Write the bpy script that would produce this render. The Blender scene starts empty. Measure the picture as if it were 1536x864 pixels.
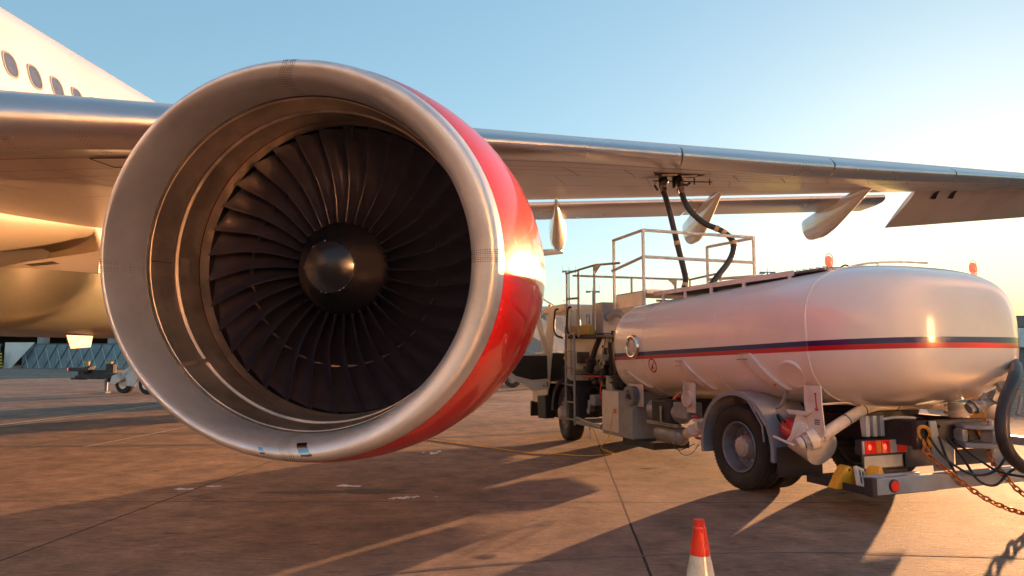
import bpy, bmesh, math, random
from mathutils import Vector, Matrix, Euler
R = math.radians
PI = math.pi
random.seed(7)
sc = bpy.context.scene
col = sc.collection

# ------------------------------------------------------------------ light, sky, camera
SUN_AZ, SUN_EL = 36.6, 4.3
world = bpy.data.worlds.new("World"); sc.world = world; world.use_nodes = True
wn = world.node_tree; wn.nodes.clear()
sky = wn.nodes.new('ShaderNodeTexSky'); sky.sky_type = 'NISHITA'; sky.sun_disc = False
sky.sun_elevation = R(SUN_EL); sky.sun_rotation = R(SUN_AZ)
sky.altitude = 0; sky.air_density = 1.0; sky.dust_density = 0.5; sky.ozone_density = 1.6
bg = wn.nodes.new('ShaderNodeBackground'); bg.inputs['Strength'].default_value = 0.15
wo = wn.nodes.new('ShaderNodeOutputWorld')
gm = wn.nodes.new('ShaderNodeGamma'); gm.inputs[1].default_value = 0.50
hs = wn.nodes.new('ShaderNodeHueSaturation'); hs.inputs['Saturation'].default_value = 1.4
tn = wn.nodes.new('ShaderNodeMix'); tn.data_type = 'RGBA'; tn.blend_type = 'MULTIPLY'; tn.inputs[0].default_value = 1.0; tn.inputs[7].default_value = (0.99, 1.20, 1.30, 1)
wn.links.new(sky.outputs[0], gm.inputs[0]); wn.links.new(gm.outputs[0], hs.inputs['Color']); wn.links.new(hs.outputs[0], tn.inputs[6]); wn.links.new(tn.outputs[2], bg.inputs[0]); wn.links.new(bg.outputs[0], wo.inputs[0])
sd = bpy.data.lights.new('sun', 'SUN'); sd.energy = 5.0; sd.angle = R(0.6); sd.color = (1.0, 0.50, 0.215)
so = bpy.data.objects.new('sun', sd); col.objects.link(so)
sdir = Vector((math.sin(R(SUN_AZ))*math.cos(R(SUN_EL)), math.cos(R(SUN_AZ))*math.cos(R(SUN_EL)), math.sin(R(SUN_EL))))
so.rotation_euler = sdir.to_track_quat('Z', 'Y').to_euler()
so.location = sdir*50
sc.view_settings.view_transform = 'Standard'; sc.view_settings.look = 'None'
sc.view_settings.gamma = 1.0; sc.view_settings.exposure = 1.55
cd = bpy.data.cameras.new('camera'); cam = bpy.data.objects.new('camera', cd); col.objects.link(cam)
cd.sensor_width = 36; cd.lens = 24.0; cd.clip_start = 0.05; cd.clip_end = 6000
cam.location = (0, 0, 1.6); cam.rotation_euler = (R(90)+math.atan(99/1024), 0, 0)
sc.camera = cam
sc.cycles.max_bounces = 8; sc.cycles.glossy_bounces = 4; sc.cycles.diffuse_bounces = 4
sc.cycles.transparent_max_bounces = 8; sc.cycles.sample_clamp_indirect = 12.0; sc.cycles.blur_glossy = 0.2

# ------------------------------------------------------------------ materials
def nd(nt, t, **k):
    n = nt.nodes.new(t)
    for a, v in k.items():
        if a.startswith('i_'): n.inputs[a[2:].replace('_', ' ')].default_value = v
        else: setattr(n, a, v)
    return n
def c4(c): return (c[0], c[1], c[2], 1.0)
def mat(name, base, rough=0.5, metal=0.0, var=0.12, scale=6.0, bump=0.0, bscale=60.0, coat=0.0, rvar=0.1,
        stretch=(1, 1, 1), dirt=None, dirt_amt=0.3, emit=None, es=0.0, spec=0.5, trans=0.0, alpha=1.0, coatr=0.05):
    m = bpy.data.materials.new(name); m.use_nodes = True
    nt = m.node_tree; b = nt.nodes['Principled BSDF']
    tc = nd(nt, 'ShaderNodeTexCoord'); mp = nd(nt, 'ShaderNodeMapping'); mp.inputs['Scale'].default_value = stretch
    nt.links.new(tc.outputs['Object'], mp.inputs['Vector'])
    n1 = nd(nt, 'ShaderNodeTexNoise', i_Scale=scale, i_Detail=6.0, i_Roughness=0.6)
    nt.links.new(mp.outputs[0], n1.inputs['Vector'])
    r1 = nd(nt, 'ShaderNodeValToRGB')
    r1.color_ramp.elements[0].position = 0.3; r1.color_ramp.elements[1].position = 0.7
    d = tuple(x*(1-var) for x in base); l = tuple(min(1, x*(1+var)) for x in base)
    r1.color_ramp.elements[0].color = c4(d); r1.color_ramp.elements[1].color = c4(l)
    nt.links.new(n1.outputs['Fac'], r1.inputs[0])
    out = r1.outputs[0]
    if dirt:
        n2 = nd(nt, 'ShaderNodeTexNoise', i_Scale=scale*0.37, i_Detail=8.0, i_Roughness=0.7)
        nt.links.new(mp.outputs[0], n2.inputs['Vector'])
        r2 = nd(nt, 'ShaderNodeValToRGB'); r2.color_ramp.elements[0].position = 0.5; r2.color_ramp.elements[1].position = 0.72
        r2.color_ramp.elements[0].color = (0, 0, 0, 1); r2.color_ramp.elements[1].color = (dirt_amt,)*3+(1,)
        nt.links.new(n2.outputs['Fac'], r2.inputs[0])
        mx = nd(nt, 'ShaderNodeMix', data_type='RGBA')
        nt.links.new(r2.outputs[0], mx.inputs[0]); nt.links.new(out, mx.inputs[6]); mx.inputs[7].default_value = c4(dirt)
        out = mx.outputs[2]
    nt.links.new(out, b.inputs['Base Color'])
    mr = nd(nt, 'ShaderNodeMapRange'); mr.inputs['To Min'].default_value = max(0.02, rough-rvar*rough*2); mr.inputs['To Max'].default_value = min(1, rough+rvar*rough*2)
    nt.links.new(n1.outputs['Fac'], mr.inputs['Value']); nt.links.new(mr.outputs[0], b.inputs['Roughness'])
    b.inputs['Metallic'].default_value = metal; b.inputs['Specular IOR Level'].default_value = spec
    b.inputs['Coat Weight'].default_value = coat; b.inputs['Coat Roughness'].default_value = coatr
    b.inputs['Transmission Weight'].default_value = trans; b.inputs['Alpha'].default_value = alpha
    if emit: b.inputs['Emission Color'].default_value = c4(emit); b.inputs['Emission Strength'].default_value = es
    if bump:
        n3 = nd(nt, 'ShaderNodeTexNoise', i_Scale=bscale, i_Detail=4.0)
        nt.links.new(mp.outputs[0], n3.inputs['Vector'])
        bp = nd(nt, 'ShaderNodeBump', i_Strength=bump, i_Distance=0.01)
        nt.links.new(n3.outputs['Fac'], bp.inputs['Height']); nt.links.new(bp.outputs[0], b.inputs['Normal'])
    m['bsdf'] = b.name
    return m
M = {}
M['lip'] = mat('brushed_lip_metal', (0.72, 0.69, 0.69), 0.42, 0.65, 0.10, 3.0, 0.02, 90, rvar=0.12, dirt=(0.2, 0.17, 0.15), dirt_amt=0.35)
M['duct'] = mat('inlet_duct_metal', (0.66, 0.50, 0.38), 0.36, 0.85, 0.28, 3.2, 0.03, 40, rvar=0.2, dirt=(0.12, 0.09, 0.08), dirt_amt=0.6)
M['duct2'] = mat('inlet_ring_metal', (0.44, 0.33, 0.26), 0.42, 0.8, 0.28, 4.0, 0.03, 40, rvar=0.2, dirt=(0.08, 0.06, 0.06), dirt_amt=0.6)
M['red'] = mat('red_cowl_paint', (0.62, 0.008, 0.006), 0.35, 0.0, 0.05, 2.0, 0.0, spec=0.1, coat=0.45, coatr=0.02, dirt=(0.35, 0.02, 0.02), dirt_amt=0.3)
M['blade'] = mat('fan_blade_titanium', (0.040, 0.036, 0.056), 0.38, 0.35, 0.22, 7.0, 0.03, 50, dirt=(0.03, 0.025, 0.03), dirt_amt=0.4)
M['bladeedge'] = mat('blade_edge_metal', (0.30, 0.26, 0.24), 0.35, 1.0)
M['spin'] = mat('black_spinner_paint', (0.012, 0.011, 0.014), 0.30, 0.0, 0.2, 6.0, coat=0.15, spec=0.35)
M['hub'] = mat('black_hub_rubber', (0.006, 0.005, 0.008), 0.7, 0.0, 0.2, 8.0, spec=0.12)
M['dark'] = mat('dark_cavity', (0.012, 0.011, 0.013), 0.8)
M['plane'] = mat('airliner_white_paint', (0.78, 0.76, 0.72), 0.32, 0.0, 0.03, 1.5, coat=0.4, dirt=(0.55, 0.5, 0.44), dirt_amt=0.35)
M['under'] = mat('wing_grey_paint', (0.62, 0.54, 0.48), 0.40, 0.0, 0.07, 1.2, coat=0.2, coatr=0.2, dirt=(0.26, 0.21, 0.18), dirt_amt=0.5, stretch=(1, 0.35, 1))
M['belly'] = mat('belly_fairing_paint', (0.42, 0.34, 0.25), 0.5, 0.0, 0.06, 1.5, coat=0.05, coatr=0.3, bump=0.02, bscale=3, dirt=(0.26, 0.20, 0.14), dirt_amt=0.45, stretch=(1, 0.4, 2))
M['podm'] = mat('shaded_fairing_olive', (0.24, 0.225, 0.15), 0.45, 0.0, 0.06, 1.5, coat=0.2, coatr=0.2, dirt=(0.16, 0.13, 0.09), dirt_amt=0.4)  # fairing colour darkened to stand for the bulge's shaded front
M['slat'] = mat('polished_slat_metal', (0.60, 0.58, 0.58), 0.30, 0.85, 0.05, 1.2, rvar=0.15, dirt=(0.45, 0.38, 0.33), dirt_amt=0.25)
M['canoe'] = mat('fairing_grey_gloss', (0.60, 0.55, 0.50), 0.22, 0.0, 0.05, 2.0, coat=0.8, dirt=(0.4, 0.34, 0.3), dirt_amt=0.3)
M['seam'] = mat('seam_dark', (0.03, 0.025, 0.022), 0.7)
M['window'] = mat('cabin_window_glass', (0.10, 0.11, 0.14), 0.12, 0.0, 0.2, 8, coat=1.0)
M['winrim'] = mat('window_surround', (0.42, 0.36, 0.30), 0.4, 0.3)
M['chrome'] = mat('polished_steel', (0.72, 0.69, 0.66), 0.16, 1.0, 0.05)
M['steel'] = mat('worn_steel', (0.42, 0.38, 0.36), 0.38, 1.0, 0.2, 12, dirt=(0.12, 0.08, 0.06), dirt_amt=0.6)
M['tread'] = mat('tyre_rubber', (0.016, 0.014, 0.016), 0.72, 0.0, 0.3, 14, 0.15, 90, dirt=(0.07, 0.055, 0.05), dirt_amt=0.5)
M['rim'] = mat('grey_wheel_paint', (0.20, 0.21, 0.25), 0.42, 0.2, 0.15, 10, dirt=(0.07, 0.05, 0.05), dirt_amt=0.6)
M['hubc'] = mat('wheel_hub_paint', (0.46, 0.40, 0.40), 0.42, 0.2, 0.15, 14, dirt=(0.15, 0.1, 0.09), dirt_amt=0.6)
M['fender'] = mat('grey_fender_plastic', (0.25, 0.265, 0.32), 0.34, 0.0, 0.1, 5, coat=0.3, dirt=(0.1, 0.085, 0.08), dirt_amt=0.5)
M['flap'] = mat('mudflap_rubber', (0.028, 0.020, 0.028), 0.6, 0.0, 0.2, 8)
M['chassis'] = mat('dark_chassis_paint', (0.022, 0.020, 0.027), 0.55, 0.1, 0.35, 9, 0.1, 40, dirt=(0.09, 0.065, 0.05), dirt_amt=0.6)
M['gunk'] = mat('oily_machinery', (0.026, 0.023, 0.028), 0.42, 0.3, 0.4, 14, 0.1, 40, dirt=(0.11, 0.075, 0.055), dirt_amt=0.6)
M['grey'] = mat('grey_metal_paint', (0.27, 0.27, 0.29), 0.42, 0.1, 0.12, 7, coat=0.1, dirt=(0.12, 0.09, 0.08), dirt_amt=0.55)
M['bluegrey'] = mat('bluegrey_bumper_paint', (0.32, 0.36, 0.42), 0.4, 0.2, 0.12, 6, dirt=(0.15, 0.12, 0.11), dirt_amt=0.5)
M['cream'] = mat('cream_truck_paint', (0.66, 0.61, 0.54), 0.3, 0.0, 0.05, 4, coat=0.5, dirt=(0.3, 0.24, 0.2), dirt_amt=0.4)
M['pinkw'] = mat('off_white_bracket_paint', (0.68, 0.60, 0.55), 0.4, 0.0, 0.07, 8, coat=0.2, dirt=(0.25, 0.17, 0.14), dirt_amt=0.5)
M['rail'] = mat('galvanised_rail', (0.68, 0.64, 0.58), 0.42, 0.2, 0.14, 10, dirt=(0.3, 0.2, 0.14), dirt_amt=0.5)
M['darkrail'] = mat('grey_rail_paint', (0.30, 0.28, 0.25), 0.45, 0.3, 0.14, 10, dirt=(0.14, 0.1, 0.08), dirt_amt=0.5)
M['grate'] = mat('walkway_grating', (0.16, 0.16, 0.19), 0.5, 0.4, 0.3, 60, 0.3, 60)
M['hose'] = mat('black_hose_rubber', (0.022, 0.020, 0.024), 0.5, 0.0, 0.25, 9, 0.08, 120, dirt=(0.07, 0.06, 0.06), dirt_amt=0.4)
M['band'] = mat('tan_hose_band', (0.50, 0.33, 0.17), 0.55, 0.0, 0.2, 20)
M['redpaint'] = mat('red_paint', (0.52, 0.015, 0.02), 0.35, 0.0, 0.1, 8, coat=0.4)
M['lampred'] = mat('red_lamp_lens', (0.40, 0.010, 0.008), 0.16, 0.0, 0.15, 20, coat=1.0, emit=(1, 0.03, 0.01), es=0.05)
M['lamplit'] = mat('lit_red_bulb', (0.9, 0.05, 0.03), 0.2, 0.0, 0.1, 20, emit=(1, 0.05, 0.02), es=1.3)
M['beacon'] = mat('red_beacon_lens', (0.9, 0.06, 0.03), 0.12, 0.0, 0.1, 20, coat=1.0, emit=(1, 0.09, 0.04), es=0.7)
M['lampwhite'] = mat('clear_lamp_lens', (0.55, 0.48, 0.44), 0.2, 0.0, 0.1, 20, coat=1.0)
M['lampamber'] = mat('amber_lamp_lens', (0.75, 0.17, 0.02), 0.2, 0.0, 0.1, 20, coat=1.0)
M['plate'] = mat('blank_number_plate', (0.55, 0.50, 0.44), 0.45, 0.0, 0.08, 12, dirt=(0.3, 0.22, 0.18), dirt_amt=0.5)
M['yellow'] = mat('yellow_chock_paint', (0.72, 0.34, 0.015), 0.45, 0.0, 0.12, 12, dirt=(0.3, 0.13, 0.02), dirt_amt=0.5)
M['chain'] = mat('rusty_chain', (0.50, 0.19, 0.05), 0.5, 0.6, 0.35, 30, 0.2, 80, dirt=(0.14, 0.05, 0.02), dirt_amt=0.7)
M['orange'] = mat('orange_marker', (0.75, 0.16, 0.02), 0.45)
M['hook'] = mat('yellow_hook_paint', (0.66, 0.27, 0.02), 0.45, 0.1, 0.2, 30, dirt=(0.2, 0.08, 0.02), dirt_amt=0.6)
M['cone'] = mat('orange_cone_plastic', (0.78, 0.035, 0.012), 0.38, 0.0, 0.06, 15, dirt=(0.4, 0.05, 0.03), dirt_amt=0.4)
M['conew'] = mat('white_cone_sleeve', (0.60, 0.55, 0.49), 0.28, 0.0, 0.1, 12, coat=0.6, dirt=(0.28, 0.2, 0.15), dirt_amt=0.7)
M['cable'] = mat('yellow_bonding_cable', (0.72, 0.40, 0.03), 0.45)
M['black'] = mat('black_rubber', (0.015, 0.014, 0.016), 0.5)
M['glass'] = mat('cab_glass', (0.55, 0.62, 0.64), 0.04, 0.0, 0.02, 5, trans=0.0, alpha=0.22)
M['navy'] = mat('navy_trim', (0.02, 0.025, 0.09), 0.3, coat=0.6)
M['hiviz'] = mat('hi_vis_yellow', (0.75, 0.62, 0.04), 0.6)
M['cloth'] = mat('dark_cloth', (0.02, 0.02, 0.035), 0.9, 0.0, 0.2, 20, 0.3, 40)
M['farconc'] = mat('terminal_concrete', (0.34, 0.33, 0.34), 0.7, 0.0, 0.1, 0.5)
M['farglass'] = mat('terminal_glass', (0.07, 0.11, 0.15), 0.12, 0.0, 0.3, 0.3, coat=0.5)
M['fencep'] = mat('mesh_screen_panel', (0.24, 0.31, 0.35), 0.5, 0.2, 0.2, 0.8, dirt=(0.13, 0.17, 0.2), dirt_amt=0.6)
M['fencef'] = mat('screen_frame', (0.12, 0.15, 0.17), 0.5, 0.3)
M['fencel'] = mat('screen_brace_steel', (0.5, 0.55, 0.58), 0.4, 0.5)
M['ceil'] = mat('lit_ceiling_strip', (0.8, 0.7, 0.4), 0.5, emit=(1.0, 0.78, 0.42), es=1.6)
M['whitev'] = mat('white_vehicle_paint', (0.74, 0.74, 0.74), 0.3, 0.0, 0.04, 3, coat=0.5, dirt=(0.4, 0.34, 0.3), dirt_amt=0.4)
M['chip'] = mat('chipped_white_paint', (0.62, 0.60, 0.58), 0.5, 0.0, 0.06, 6, dirt=(0.08, 0.07, 0.07), dirt_amt=1.0)
M['brass'] = mat('ochre_paint', (0.55, 0.34, 0.07), 0.5)

def tank_paint():
    m = mat('white_tank_gloss_paint', (0.80, 0.725, 0.67), 0.34, 0.0, 0.025, 2.0, coat=0.7, coatr=0.10, dirt=(0.5, 0.42, 0.36), dirt_amt=0.25, bump=0.03, bscale=1.2)
    nt = m.node_tree; b = nt.nodes['Principled BSDF']
    src = b.inputs['Base Color'].links[0].from_socket
    tc = nd(nt, 'ShaderNodeTexCoord'); sp = nd(nt, 'ShaderNodeSeparateXYZ'); nt.links.new(tc.outputs['Object'], sp.inputs[0])
    def band(lo, hi):
        a = nd(nt, 'ShaderNodeMath', operation='GREATER_THAN'); a.inputs[1].default_value = lo
        c = nd(nt, 'ShaderNodeMath', operation='LESS_THAN'); c.inputs[1].default_value = hi
        nt.links.new(sp.outputs[2], a.inputs[0]); nt.links.new(sp.outputs[2], c.inputs[0])
        d = nd(nt, 'ShaderNodeMath', operation='MULTIPLY'); nt.links.new(a.outputs[0], d.inputs[0]); nt.links.new(c.outputs[0], d.inputs[1])
        return d.outputs[0]
    for lo, hi, cc in ((-0.120, -0.064, (0.012, 0.016, 0.11)), (-0.172, -0.120, (0.50, 0.012, 0.02))):
        mx = nd(nt, 'ShaderNodeMix', data_type='RGBA'); nt.links.new(band(lo, hi), mx.inputs[0])
        nt.links.new(src, mx.inputs[6]); mx.inputs[7].default_value = c4(cc); src = mx.outputs[2]
    nt.links.new(src, b.inputs['Base Color'])
    return m
M['tank'] = tank_paint(); M['tank'].node_tree.nodes['Principled BSDF'].inputs['Coat IOR'].default_value = 1.6

def ground_mat():
    m = bpy.data.materials.new('broomed_apron_concrete'); m.use_nodes = True
    nt = m.node_tree; b = nt.nodes['Principled BSDF']; L = nt.links.new
    tc = nd(nt, 'ShaderNodeTexCoord')
    def noise(scale, det, sx, sy, rough=0.6, rot=0.0):
        mp = nd(nt, 'ShaderNodeMapping'); mp.inputs['Scale'].default_value = (sx, sy, 1); mp.inputs['Rotation'].default_value = (0, 0, rot)
        L(tc.outputs['Object'], mp.inputs[0]); n = nd(nt, 'ShaderNodeTexNoise', i_Scale=scale, i_Detail=det, i_Roughness=rough)
        L(mp.outputs[0], n.inputs[0]); return n.outputs['Fac']
    def ramp(f, p0, p1, a, c):
        r = nd(nt, 'ShaderNodeValToRGB'); r.color_ramp.elements[0].position = p0; r.color_ramp.elements[1].position = p1
        r.color_ramp.elements[0].color = c4(a); r.color_ramp.elements[1].color = c4(c); L(f, r.inputs[0]); return r.outputs[0]
    def mix(f, a, c, mode='MIX', fac=None):
        x = nd(nt, 'ShaderNodeMix', data_type='RGBA', blend_type=mode)
        if fac is None: L(f, x.inputs[0])
        else: x.inputs[0].default_value = fac
        L(a, x.inputs[6])
        if isinstance(c, tuple): x.inputs[7].default_value = c4(c)
        else: L(c, x.inputs[7])
        return x.outputs[2]
    big = noise(0.35, 6, 1, 1); mid = noise(2.2, 8, 1, 1, 0.7); streak = noise(9.0, 6, 0.35, 6.0, 0.7); fine = noise(70, 4, 0.3, 2.0); spot = noise(5.5, 5, 0.5, 1.2, 0.6)
    base = ramp(big, 0.3, 0.7, (0.25, 0.172, 0.138), (0.49, 0.35, 0.265))
    base = mix(None, base, ramp(mid, 0.3, 0.7, (0.50, 0.47, 0.48), (1.28, 1.22, 1.14)), 'MULTIPLY', 1.0)
    base = mix(None, base, ramp(streak, 0.35, 0.65, (0.55, 0.52, 0.52), (1.2, 1.2, 1.2)), 'MULTIPLY', 0.85)
    base = mix(ramp(spot, 0.62, 0.72, (0, 0, 0), (0.8, 0.8, 0.8)), base, (0.055, 0.045, 0.042))
    dash = noise(6.0, 4, 0.5, 9.0, 0.55); grain = noise(240, 2, 1, 1, 0.5)
    base = mix(None, base, ramp(dash, 0.56, 0.68, (1, 1, 1), (0.42, 0.40, 0.42)), 'MULTIPLY', 0.8)
    base = mix(None, base, ramp(fine, 0.3, 0.7, (0.62, 0.62, 0.62), (1.22, 1.2, 1.18)), 'MULTIPLY', 0.8)
    base = mix(None, base, ramp(grain, 0.3, 0.7, (0.75, 0.75, 0.75), (1.15, 1.15, 1.15)), 'MULTIPLY', 0.7)
    # slab joints: 5 m grid turned a few degrees
    def line(angle, spacing, offset, width):
        # signed distance coordinate across the joint
        mp = nd(nt, 'ShaderNodeMapping'); mp.vector_type = 'TEXTURE'; mp.inputs['Rotation'].default_value = (0, 0, angle)
        L(tc.outputs['Object'], mp.inputs[0]); s = nd(nt, 'ShaderNodeSeparateXYZ'); L(mp.outputs[0], s.inputs[0])
        wob = nd(nt, 'ShaderNodeMath', operation='MULTIPLY_ADD'); L(mid, wob.inputs[0]); wob.inputs[1].default_value = 0.02; L(s.outputs[0], wob.inputs[2])
        a = nd(nt, 'ShaderNodeMath', operation='ADD'); L(wob.outputs[0], a.inputs[0]); a.inputs[1].default_value = offset+1000*spacing-0.01
        md = nd(nt, 'ShaderNodeMath', operation='MODULO'); L(a.outputs[0], md.inputs[0]); md.inputs[1].default_value = spacing
        sb = nd(nt, 'ShaderNodeMath', operation='SUBTRACT'); L(md.outputs[0], sb.inputs[0]); sb.inputs[1].default_value = spacing/2
        ab = nd(nt, 'ShaderNodeMath', operation='ABSOLUTE'); L(sb.outputs[0], ab.inputs[0])
        lt = nd(nt, 'ShaderNodeMath', operation='LESS_THAN'); L(ab.outputs[0], lt.inputs[0]); lt.inputs[1].default_value = width
        return lt.outputs[0]
    j1 = line(R(-4.3), 5.0, 2.5-0.62, 0.011)
    j2 = line(R(90-0.5), 7.0, 3.5-7.6, 0.009)
    jm = nd(nt, 'ShaderNodeMath', operation='MAXIMUM'); L(j1, jm.inputs[0]); L(j2, jm.inputs[1])
    base = mix(jm.outputs[0], base, (0.02, 0.016, 0.015))
    L(base, b.inputs['Base Color'])
    rr_ = nd(nt, 'ShaderNodeMapRange'); rr_.inputs['To Min'].default_value = 0.70; rr_.inputs['To Max'].default_value = 0.9
    L(mid, rr_.inputs['Value']); L(rr_.outputs[0], b.inputs['Roughness'])
    b.inputs['Specular IOR Level'].default_value = 0.3
    h = nd(nt, 'ShaderNodeMath', operation='MULTIPLY_ADD'); L(dash, h.inputs[0]); h.inputs[1].default_value = -0.9; L(fine, h.inputs[2])
    h2 = nd(nt, 'ShaderNodeMath', operation='MULTIPLY_ADD'); L(jm.outputs[0], h2.inputs[0]); h2.inputs[1].default_value = -2.0; L(h.outputs[0], h2.inputs[2])
    bp = nd(nt, 'ShaderNodeBump', i_Strength=1.0, i_Distance=0.016); L(h2.outputs[0], bp.inputs['Height']); L(bp.outputs[0], b.inputs['Normal'])
    return m
M['ground'] = ground_mat()

# ------------------------------------------------------------------ mesh helpers
class G:
    def __init__(s): s.v = []; s.f = []; s.smooth = []
    def add(s, vs, fs, sm=False):
        o = len(s.v); s.v += [tuple(x) for x in vs]; s.f += [tuple(o+i for i in f) for f in fs]; s.smooth += [sm]*len(fs); return s
    def box(s, x0, x1, y0, y1, z0, z1, m=None):
        vs = [Vector((x, y, z)) for x in (x0, x1) for y in (y0, y1) for z in (z0, z1)]
        if m: vs = [m @ q for q in vs]
        return s.add(vs, [(0, 1, 3, 2), (4, 6, 7, 5), (0, 4, 5, 1), (2, 3, 7, 6), (0, 2, 6, 4), (1, 5, 7, 3)])
    def prism(s, poly, axis, a, b, m=None):
        # poly in the two other axes (cyclic order kept: x->(y,z), y->(x,z), z->(x,y))
        def mk(p, t):
            return Vector((t, p[0], p[1])) if axis == 'x' else Vector((p[0], t, p[1])) if axis == 'y' else Vector((p[0], p[1], t))
        n = len(poly); vs = [mk(p, a) for p in poly]+[mk(p, b) for p in poly]
        if m: vs = [m @ q for q in vs]
        return s.add(vs, [tuple(range(n)), tuple(range(2*n-1, n-1, -1))]+[(i, (i+1) % n, n+(i+1) % n, n+i) for i in range(n)])
    def tube(s, pts, r, n=10, closed=False, caps=True, rs=None):
        P = [Vector(p) for p in pts]; K = len(P); rings = []; up = None
        for i, p in enumerate(P):
            if closed: t = (P[(i+1) % K]-P[i-1])
            else: t = (P[min(i+1, K-1)]-P[max(i-1, 0)])
            t.normalize()
            if up is None:
                up = t.orthogonal().normalized()
            else:
                up = (up-t*up.dot(t)); up = up.normalized() if up.length > 1e-6 else t.orthogonal().normalized()
            w = t.cross(up); rad = rs[i] if rs else r
            rings.append([p+rad*(math.cos(2*PI*k/n)*up+math.sin(2*PI*k/n)*w) for k in range(n)])
        vs = [q for g in rings for q in g]; fs = []
        for i in range(K if closed else K-1):
            a = i*n; b = ((i+1) % K)*n
            for k in range(n): fs.append((a+k, a+(k+1) % n, b+(k+1) % n, b+k))
        s.add(vs, fs, True)
        if caps and not closed:
            s.add(rings[0], [tuple(range(n-1, -1, -1))]); s.add(rings[-1], [tuple(range(n))])
        return s
    def cyl(s, p0, p1, r, r1=None, n=24): return s.tube([p0, p1], r, n, rs=[r, r if r1 is None else r1])
    def bars(s, segs, r, n=8):
        for a, b in segs: s.tube([a, b], r, n)
        return s
    def lathe(s, prof, n=96, m=None, a0=0, a1=2*PI, cap=False):
        # profile (y, r) round the Y axis
        full = abs(a1-a0-2*PI) < 1e-6; cols = n if full else n+1
        vs = []
        for y, r in prof:
            for k in range(cols):
                t = a0+(a1-a0)*k/n; vs.append(Vector((r*math.cos(t), y, r*math.sin(t))))
        if m: vs = [m @ q for q in vs]
        fs = []
        for i in range(len(prof)-1):
            for k in range(n):
                k2 = (k+1) % cols; fs.append((i*cols+k, i*cols+k2, (i+1)*cols+k2, (i+1)*cols+k))
        s.add(vs, fs, True)
        if cap:
            s.add(vs[:cols], [tuple(range(cols))]); s.add(vs[-cols:], [tuple(range(cols-1, -1, -1))])
        return s
    def loft(s, rings, closed=True, caps=True, sm=True):
        n = len(rings[0]); vs = [q for g in rings for q in g]; fs = []
        for i in range(len(rings)-1):
            for k in range(n if closed else n-1):
                fs.append((i*n+k, i*n+(k+1) % n, (i+1)*n+(k+1) % n, (i+1)*n+k))
        s.add(vs, fs, sm)
        if caps:
            s.add(rings[0], [tuple(range(n-1, -1, -1))], False); s.add(rings[-1], [tuple(range(n))], False)
        return s
    def ball(s, c, r, n=16, sc=(1, 1, 1)):
        c = Vector(c); rings = []
        for i in range(1, n//2):
            t = PI*i/(n//2)
            rings.append([c+Vector((sc[0]*r*math.sin(t)*math.cos(2*PI*k/n), sc[1]*r*math.sin(t)*math.sin(2*PI*k/n), sc[2]*r*math.cos(t))) for k in range(n)])
        return s.loft(rings, True, True)
    def obj(s, name, m, parent=None, bevel=0.0, angle=35, loc=None, rot=None, weld=True):
        me = bpy.data.meshes.new(name); me.from_pydata(s.v, [], s.f); me.update()
        if weld:
            bm = bmesh.new(); bm.from_mesh(me); bmesh.ops.remove_doubles(bm, verts=bm.verts, dist=1e-5)
            bmesh.ops.recalc_face_normals(bm, faces=bm.faces); bm.to_mesh(me); bm.free()
        for p in me.polygons: p.use_smooth = True
        try: me.set_sharp_from_angle(angle=R(angle))
        except Exception: pass
        me.materials.append(M[m] if isinstance(m, str) else m)
        o = bpy.data.objects.new(name, me); col.objects.link(o)
        if parent: o.parent = parent
        if loc: o.location = loc
        if rot: o.rotation_euler = rot
        if bevel:
            b = o.modifiers.new('bevel', 'BEVEL'); b.width = bevel; b.segments = 2; b.limit_method = 'ANGLE'; b.angle_limit = R(40)
        return o
def thing(name, label, cat, loc=(0, 0, 0), rz=0.0, group=None):
    o = bpy.data.objects.new(name, None); col.objects.link(o); o.empty_display_size = 0.3
    o.location = loc; o.rotation_euler = (0, 0, rz); o['label'] = label; o['category'] = cat
    if group: o['group'] = group
    return o
def tag(o, label, cat, group=None):
    o['label'] = label; o['category'] = cat
    if group: o['group'] = group
    return o
def struct(o, cat=None):
    o['kind'] = 'structure'; return o
def catmull(pts, k=6):
    P = [Vector(p) for p in pts]; P = [2*P[0]-P[1]]+P+[2*P[-1]-P[-2]]; out = []
    for i in range(1, len(P)-2):
        for j in range(k):
            t = j/k; a, b, c, d = P[i-1], P[i], P[i+1], P[i+2]
            out.append(0.5*((2*b)+(c-a)*t+(2*a-5*b+4*c-d)*t*t+(3*b-a-3*c+d)*t**3))
    out.append(P[-2]); return out
def lerp(a, b, t): return a+(b-a)*t
def interp(x, pts):
    if x <= pts[0][0]: return pts[0][1]
    for (a, b), (c, d) in zip(pts, pts[1:]):
        if x <= c: return b+(d-b)*(x-a)/(c-a)
    return pts[-1][1]
def copytree(o, parent=None):
    c = o.copy(); col.objects.link(c)
    if parent: c.parent = parent
    for ch in list(o.children): copytree(ch, c)
    return c

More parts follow.
